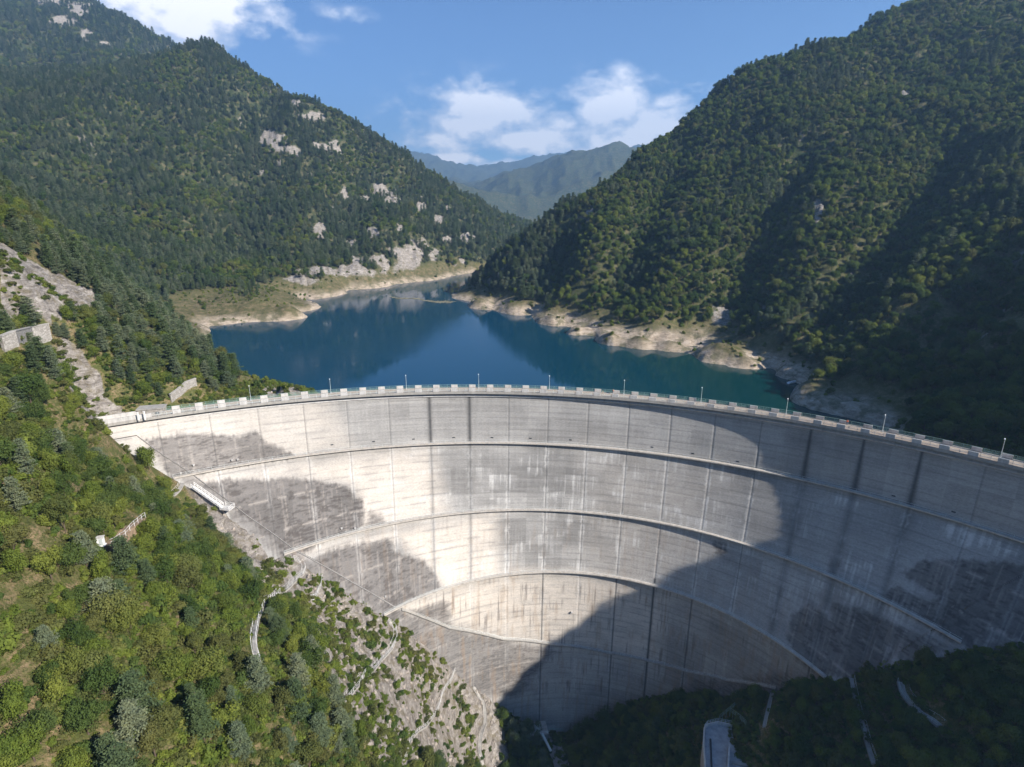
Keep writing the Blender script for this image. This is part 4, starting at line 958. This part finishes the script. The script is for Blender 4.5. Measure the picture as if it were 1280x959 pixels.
for i in order:
    r_ = recs[i]
    if not infr(r_): continue
    if cnt.get(r_[3], 0) < 300: cnt[r_[3]] = cnt.get(r_[3], 0)+1; solo.add(i)
    if all(cnt.get(k, 0) >= 300 for k in IDX): break
def zone(px_, py_, r_):
    if r_ > 260: v = 'on the far slope' if px_ < 640 else 'across the lake'
    elif px_ < 640:
        if py_ < 430: v = 'beside the cliff' if px_ < 140 else 'on the upper spur'
        elif py_ < 535: v = 'by the stone wall' if px_ < 110 else 'above crest entrance' if px_ < 190 else 'behind the crest' if px_ < 300 else 'at the spur tip'
        elif py_ < 640: v = 'at the photo edge' if px_ < 70 else 'under crest entrance' if px_ < 160 else 'by upper wall foot'
        elif py_ < 740: v = 'upslope of the terrace' if px_ < 100 else 'beside sandy terrace' if px_ < 200 else 'under the upper stair' if px_ < 290 else 'near the railed path'
        elif py_ < 850: v = 'at the grassy clearing' if px_ < 90 else 'at the slope middle' if px_ < 200 else 'upslope of railed path' if px_ < 320 else 'between path and rock' if px_ < 430 else 'on bare saddle rock'
        else: v = 'in the lowest corner' if px_ < 110 else 'past the low clearings' if px_ < 230 else 'low above the gorge' if px_ < 360 else 'low beside bare rock' if px_ < 470 else 'by the winding path' if px_ < 570 else 'at the gorge floor'
    elif py_ > 780: v = 'by the gorge road' if px_ < 760 else 'at the dam foot' if px_ < 870 else 'around the platform' if px_ < 970 else 'near the long stair' if px_ < 1110 else 'in the shaded corner'
    elif py_ < 470: v = 'above the rocky cove' if px_ > 1000 else 'on the lakeside ribs'
    else: v = 'in shade behind lamps'
    return (v, v)
NM = {'broadleaf_tree': ('broadleaf tree', 'broadleaf trees'), 'pine_tree': ('pine', 'pines'), 'shrub': ('shrub', 'shrubs')}
sl = sorted(solo); XY = np.array([[recs[i][0], recs[i][1]] for i in sl])
slim = {}
made = 0
for n_, i in enumerate(sl):
    x, y, z, kd, vi, s, rz, px_, py_ = recs[i]
    kind, word, cm, tm = VAR[vi]
    e = empty(kd, (x, y, z-.15), rz); hs = s*rng.uniform(.88, 1.15); e.scale = (s*rng.uniform(.82, 1.2), s*rng.uniform(.82, 1.2), hs)
    d2_ = ((XY-[x, y])**2).sum(1); d2_[n_] = 1e9; nb_ = int(np.argmin(d2_)); w2 = VAR[recs[sl[nb_]][4]]; dz_ = recs[sl[nb_]][2]-z
    rel = 'above' if dz_ < -.8 else 'below' if dz_ > .8 else 'beside'
    size = 'tall' if hs > .95 else 'small' if hs < .68 else 'medium'
    if kd == 'shrub': size = 'broad' if s > 1.15 else 'small' if s < .7 else 'rounded'
    v, gk = zone(px_, py_, math.hypot(x, y))
    e['label'] = f"{size} {word} {NM[kd][0]} {rel} a {w2[1]} {NM[w2[0]][0].split()[0] if w2[0] != 'broadleaf_tree' else 'leafy tree'} {v}"
    e['category'] = {'broadleaf_tree': 'tree', 'pine_tree': 'pine tree', 'shrub': 'shrub'}[kd]; e['group'] = NM[kd][1]+' '+gk
    for nm, md in (('crown', cm), ('trunk', tm)):
        if md is None: continue
        if kd == 'shrub': nm = 'foliage'
        o = bpy.data.objects.new(nm, md); COL.objects.link(o); o.parent = e
        if nm == 'crown': o.rotation_euler = (rng.uniform(-.04, .04), rng.uniform(-.04, .04), 0)

# everything past the first three hundred of a kind: one object with points, drawn by geometry nodes
protos = bpy.data.collections.new('tree_kinds')
for i, (kind, word, cm, tm) in enumerate(VAR):
    if tm is None: md = cm
    else:
        bm = bmesh.new(); bm.from_mesh(cm); n0 = len(bm.faces); bm.from_mesh(tm); bm.faces.ensure_lookup_table()
        for f in bm.faces[n0:]: f.material_index = 1
        md = bpy.data.meshes.new('tree_kind'); bm.to_mesh(md); bm.free(); md.materials.append(cm.materials[0]); md.materials.append(M_BARK)
    protos.objects.link(bpy.data.objects.new('k%02d' % i, md))
def instanced(name, P, idx, rot, scl, coll, label, cat):
    me = bpy.data.meshes.new(name); P = np.asarray(P, np.float32); me.vertices.add(len(P)); me.vertices.foreach_set('co', P.ravel()); me.update()
    a = me.attributes.new('pick', 'INT', 'POINT'); a.data.foreach_set('value', np.asarray(idx, np.int32))
    a = me.attributes.new('turn', 'FLOAT_VECTOR', 'POINT'); a.data.foreach_set('vector', np.asarray(rot, np.float32).ravel())
    a = me.attributes.new('size', 'FLOAT_VECTOR', 'POINT'); a.data.foreach_set('vector', np.asarray(scl, np.float32).ravel())
    o = link(name, me); g = bpy.data.node_groups.new(name, 'GeometryNodeTree')
    g.interface.new_socket('Geometry', in_out='INPUT', socket_type='NodeSocketGeometry'); g.interface.new_socket('Geometry', in_out='OUTPUT', socket_type='NodeSocketGeometry')
    gi = g.nodes.new('NodeGroupInput'); go = g.nodes.new('NodeGroupOutput'); ip = g.nodes.new('GeometryNodeInstanceOnPoints'); ci = g.nodes.new('GeometryNodeCollectionInfo')
    ci.inputs[0].default_value = coll; ci.inputs[1].default_value = True; ci.inputs[2].default_value = True
    def na(n, ty):
        q = g.nodes.new('GeometryNodeInputNamedAttribute'); q.data_type = ty; q.inputs[0].default_value = n; return q.outputs[0]
    L = g.links.new; L(gi.outputs[0], ip.inputs['Points']); L(ci.outputs[0], ip.inputs['Instance']); ip.inputs['Pick Instance'].default_value = True
    L(na('pick', 'INT'), ip.inputs['Instance Index']); L(na('size', 'FLOAT_VECTOR'), ip.inputs['Scale'])
    e2r = g.nodes.new('FunctionNodeEulerToRotation'); L(na('turn', 'FLOAT_VECTOR'), e2r.inputs[0]); L(e2r.outputs[0], ip.inputs['Rotation'])
    L(ip.outputs[0], go.inputs[0]); md = o.modifiers.new('scatter', 'NODES'); md.node_group = g
    tag(o, label, cat, kind='stuff'); return o
rest = [recs[i] for i in range(len(recs)) if i not in solo]
print('trees', len(recs), 'solo', len(solo), cnt)
def emit(name, sel, label, cat):
    q = [r_ for r_ in rest if sel(r_)]
    if not q: return
    P = [(r_[0], r_[1], r_[2]-.15) for r_ in q]; S_ = [(r_[5], r_[5], r_[5]*k_) for r_, k_ in zip(q, rng.uniform(.88, 1.15, len(q)))]
    instanced(name, P, [r_[4] for r_ in q], [(0, 0, r_[6]) for r_ in q], S_, protos, label, cat)
emit('forest', lambda r_: r_[7] >= 600 and math.hypot(r_[0], r_[1]) >= 200, 'dense dark mixed forest on the steep mountain across the lake', 'forest')
emit('forest', lambda r_: r_[7] < 600 and math.hypot(r_[0], r_[1]) >= 200, 'dense grey-green forest covering the long mountain beyond the left bank', 'forest')
emit('woodland', lambda r_: math.hypot(r_[0], r_[1]) < 200, 'remaining small trees filling gaps on the gorge slopes', 'woodland')
# undergrowth and rubble
def ground_scatter(step, rmax, cond):
    gx, gy = np.meshgrid(np.arange(-rmax, rmax, step), np.arange(20, rmax, step)); gx = gx.ravel()+rng.uniform(-.5, .5, gx.size)*step; gy = gy.ravel()+rng.uniform(-.5, .5, gy.size)*step
    r = np.hypot(gx, gy); ok = (r < rmax) & (np.abs(np.arctan2(gx, gy)) < R_(47)); gx, gy = gx[ok], gy[ok]; gz = ground(gx, gy); px, py = project(gx, gy, gz)
    dr = np.hypot(gx-AX, gy-AY); ok = ((gz > WZ+6) | (dr < 158)) & seen(gx, gy, gz, 1, .01) & ~((dr > 155) & (dr < 180) & (px > 125) & (gz < 2))
    rk = rockmask(px, py, gx, gy, gz); dp = np.full(gx.size, 1e9)
    for P_ in PATHS_PX: dp = np.minimum(dp, seg_dist(px, py, P_))
    ok &= cond(gx, gy, gz, px, py, rk) & (dp > 5); return gx[ok], gy[ok], gz[ok]
gx, gy, gz = ground_scatter(.85, 235, lambda x, y, z, px, py, rk: (rng.random(x.size) < np.where(rk > .4, np.clip((fbm(x/7, y/7, 4, 142)-.42)*2.6, .02, .55), .75*np.clip((fbm(x/6, y/6, 3, 141)-.24)*5, .12, 1))))
n_ = len(gx); print('undergrowth', n_)
sh = IDX['shrub']; s_ = rng.uniform(.16, .9, n_)
instanced('undergrowth', np.stack([gx, gy, gz-.05], 1), rng.choice(sh, n_, p=[.40, .16, .17, .27]), np.stack([rng.uniform(-.2, .2, n_), rng.uniform(-.2, .2, n_), rng.uniform(0, 6.28, n_)], 1), np.stack([s_*1.25, s_*1.25, s_*rng.uniform(.6, 1.1, n_)], 1), protos, 'low green and yellowish undergrowth between the trees of the slope', 'undergrowth')
rocks = bpy.data.collections.new('rock_kinds'); MRK = simple('loose_rock', (.29, .255, .22), .95, var=.4, scale=1.2)
for k_ in range(4):
    bm = bmesh.new(); bmesh.ops.create_icosphere(bm, subdivisions=2, radius=.6)
    for v_ in bm.verts:
        f_ = rng.uniform(.72, 1.25); v_.co = Vector((v_.co.x*f_*1.3, v_.co.y*f_, v_.co.z*f_*.75))
    md = bpy.data.meshes.new('rock'); bm.to_mesh(md); bm.free(); md.materials.append(MRK); rocks.objects.link(bpy.data.objects.new('r%02d' % k_, md))
gx, gy, gz = ground_scatter(1.0, 235, lambda x, y, z, px, py, rk: (rk > .5) & (px > 200) & (rng.random(x.size) < .40*np.clip((fbm(x/5, y/5, 3, 151)-.35)*4, .05, 1)))
n_ = len(gx); s_ = rng.uniform(.25, .9, n_)**1.6*1.2
instanced('rubble', np.stack([gx, gy, gz], 1), rng.integers(0, 4, n_), rng.uniform(0, 6.28, (n_, 3)), np.stack([s_, s_, s_], 1), rocks, 'broken grey rocks strewn over the bare slope beside the dam', 'rubble')
HAZE = 1.85e-4; EXPO = 1.22

# ------------------------------------------------------------------ light, sky, air
AZX, AZY = math.cos(R_(33.4)), -math.sin(R_(33.4))
SUN = np.array([AZX*math.cos(R_(33)), AZY*math.cos(R_(33)), math.sin(R_(33))])
world = bpy.data.worlds.new("World"); SC.world = world; world.use_nodes = True
nt = world.node_tree; T = NT(nt); bg = nt.nodes['Background']
sky = T.n('ShaderNodeTexSky', sky_type='NISHITA', sun_disc=False, sun_elevation=R_(33), sun_rotation=math.atan2(AZX, AZY), altitude=1500, air_density=1.0, dust_density=.35, ozone_density=3.0)
tc = T.n('ShaderNodeTexCoord').outputs['Generated']; sp = T.n('ShaderNodeSeparateXYZ'); T.put(sp.inputs[0], tc)
az = T.math('ARCTAN2', sp.outputs[0], sp.outputs[1]); el = T.math('ARCSINE', sp.outputs[2])
CL = [(215, 5, 90, 30, 1.0), (150, -15, 80, 18, 1.0), (290, -5, 40, 18, .8), (325, 33, 12, 9, .55), (434, 19, 26, 7, .40), (360, 36, 14, 7, .35), (600, 148, 70, 30, 1.1), (650, 174, 62, 14, 1.05), (560, 175, 40, 18, .7), (700, 185, 60, 12, .8), (570, 200, 40, 9, .95), (640, 205, 60, 6, .7), (700, 152, 26, 12, .8), (765, 132, 46, 26, 1.1), (830, 125, 22, 9, .8), (875, 108, 14, 7, .5), (780, 175, 60, 18, 1.05), (830, 160, 50, 18, 1.0), (990, -60, 120, 20, .5), (462, 150, 10, 4, .3)]
mask = None
for (x, y, a, b_, w) in CL:
    d = ray(x, y); d = d/np.linalg.norm(d); A_, E_ = math.atan2(d[0], d[1]), math.asin(d[2])
    u = T.math('MULTIPLY', T.math('SUBTRACT', az, A_), F/a); v = T.math('MULTIPLY', T.math('SUBTRACT', el, E_), F/b_)
    g = T.math('MULTIPLY', T.math('EXPONENT', T.math('MULTIPLY', T.math('ADD', T.math('MULTIPLY', u, u), T.math('MULTIPLY', v, v)), -.8)), w)
    mask = g if mask is None else T.math('MAXIMUM', mask, g)
cn = T.noise(T.scalev(tc, (1, 1, 1.9)), 13, 9, .56, .2); cn2 = T.noise(T.scalev(tc, (1, 1, 1.5)), 34, 6, .6)
dens = T.math('ADD', mask, T.math('MULTIPLY', T.math('SUBTRACT', cn, .46), 2.1)); dens = T.math('ADD', dens, T.math('MULTIPLY', T.math('SUBTRACT', cn2, .5), 1.0))
cl = T.ramp(dens, [(.26, 0.0), (.55, .5), (.95, .97)]); cl = T.math('MULTIPLY', cl, T.ramp(mask, [(.04, 0.0), (.25, 1.0)]))
ccol = T.mix(T.ramp(dens, [(.45, 0.0), (1.15, 1.0)]), (8.0, 9.0, 11.0), (15.5, 15.1, 15.2))
skyc = T.mix(1.0, sky.outputs[0], (.74, .96, 1.24), 'MULTIPLY')
T.put(bg.inputs[0], T.mix(cl, skyc, ccol)); bg.inputs[1].default_value = .05
sun = bpy.data.lights.new("sun", 'SUN'); sun.energy = 4.9; sun.angle = R_(.53); sun.color = (1, .93, .84)
so = bpy.data.objects.new("sun", sun); COL.objects.link(so); so.rotation_euler = Vector(SUN).to_track_quat('Z', 'Y').to_euler()
hz = MB().box((0, 0, 425), (15600, 15600, 1250)).build('haze', None); tag(hz, 'thin blue summer haze filling the valley air', 'haze', kind='stuff')
m = bpy.data.materials.new('haze'); m.use_nodes = True; m.node_tree.nodes.clear(); ou = m.node_tree.nodes.new('ShaderNodeOutputMaterial'); pv = m.node_tree.nodes.new('ShaderNodeVolumePrincipled')
pv.inputs['Color'].default_value = (.33, .60, 1.0, 1); pv.inputs['Density'].default_value = HAZE; pv.inputs['Anisotropy'].default_value = .2; m.node_tree.links.new(pv.outputs[0], ou.inputs['Volume']); hz.data.materials.append(m)
SC.view_settings.view_transform = 'Standard'; SC.view_settings.look = 'None'; SC.view_settings.gamma = 1; SC.view_settings.exposure = EXPO
SC.cycles.max_bounces = 5; SC.cycles.diffuse_bounces = 2; SC.cycles.glossy_bounces = 2; SC.cycles.transmission_bounces = 2; SC.cycles.volume_bounces = 0; SC.cycles.transparent_max_bounces = 4
SC.cycles.use_adaptive_sampling = True; SC.cycles.adaptive_threshold = .02; SC.cycles.use_denoising = True; SC.cycles.sample_clamp_indirect = 4
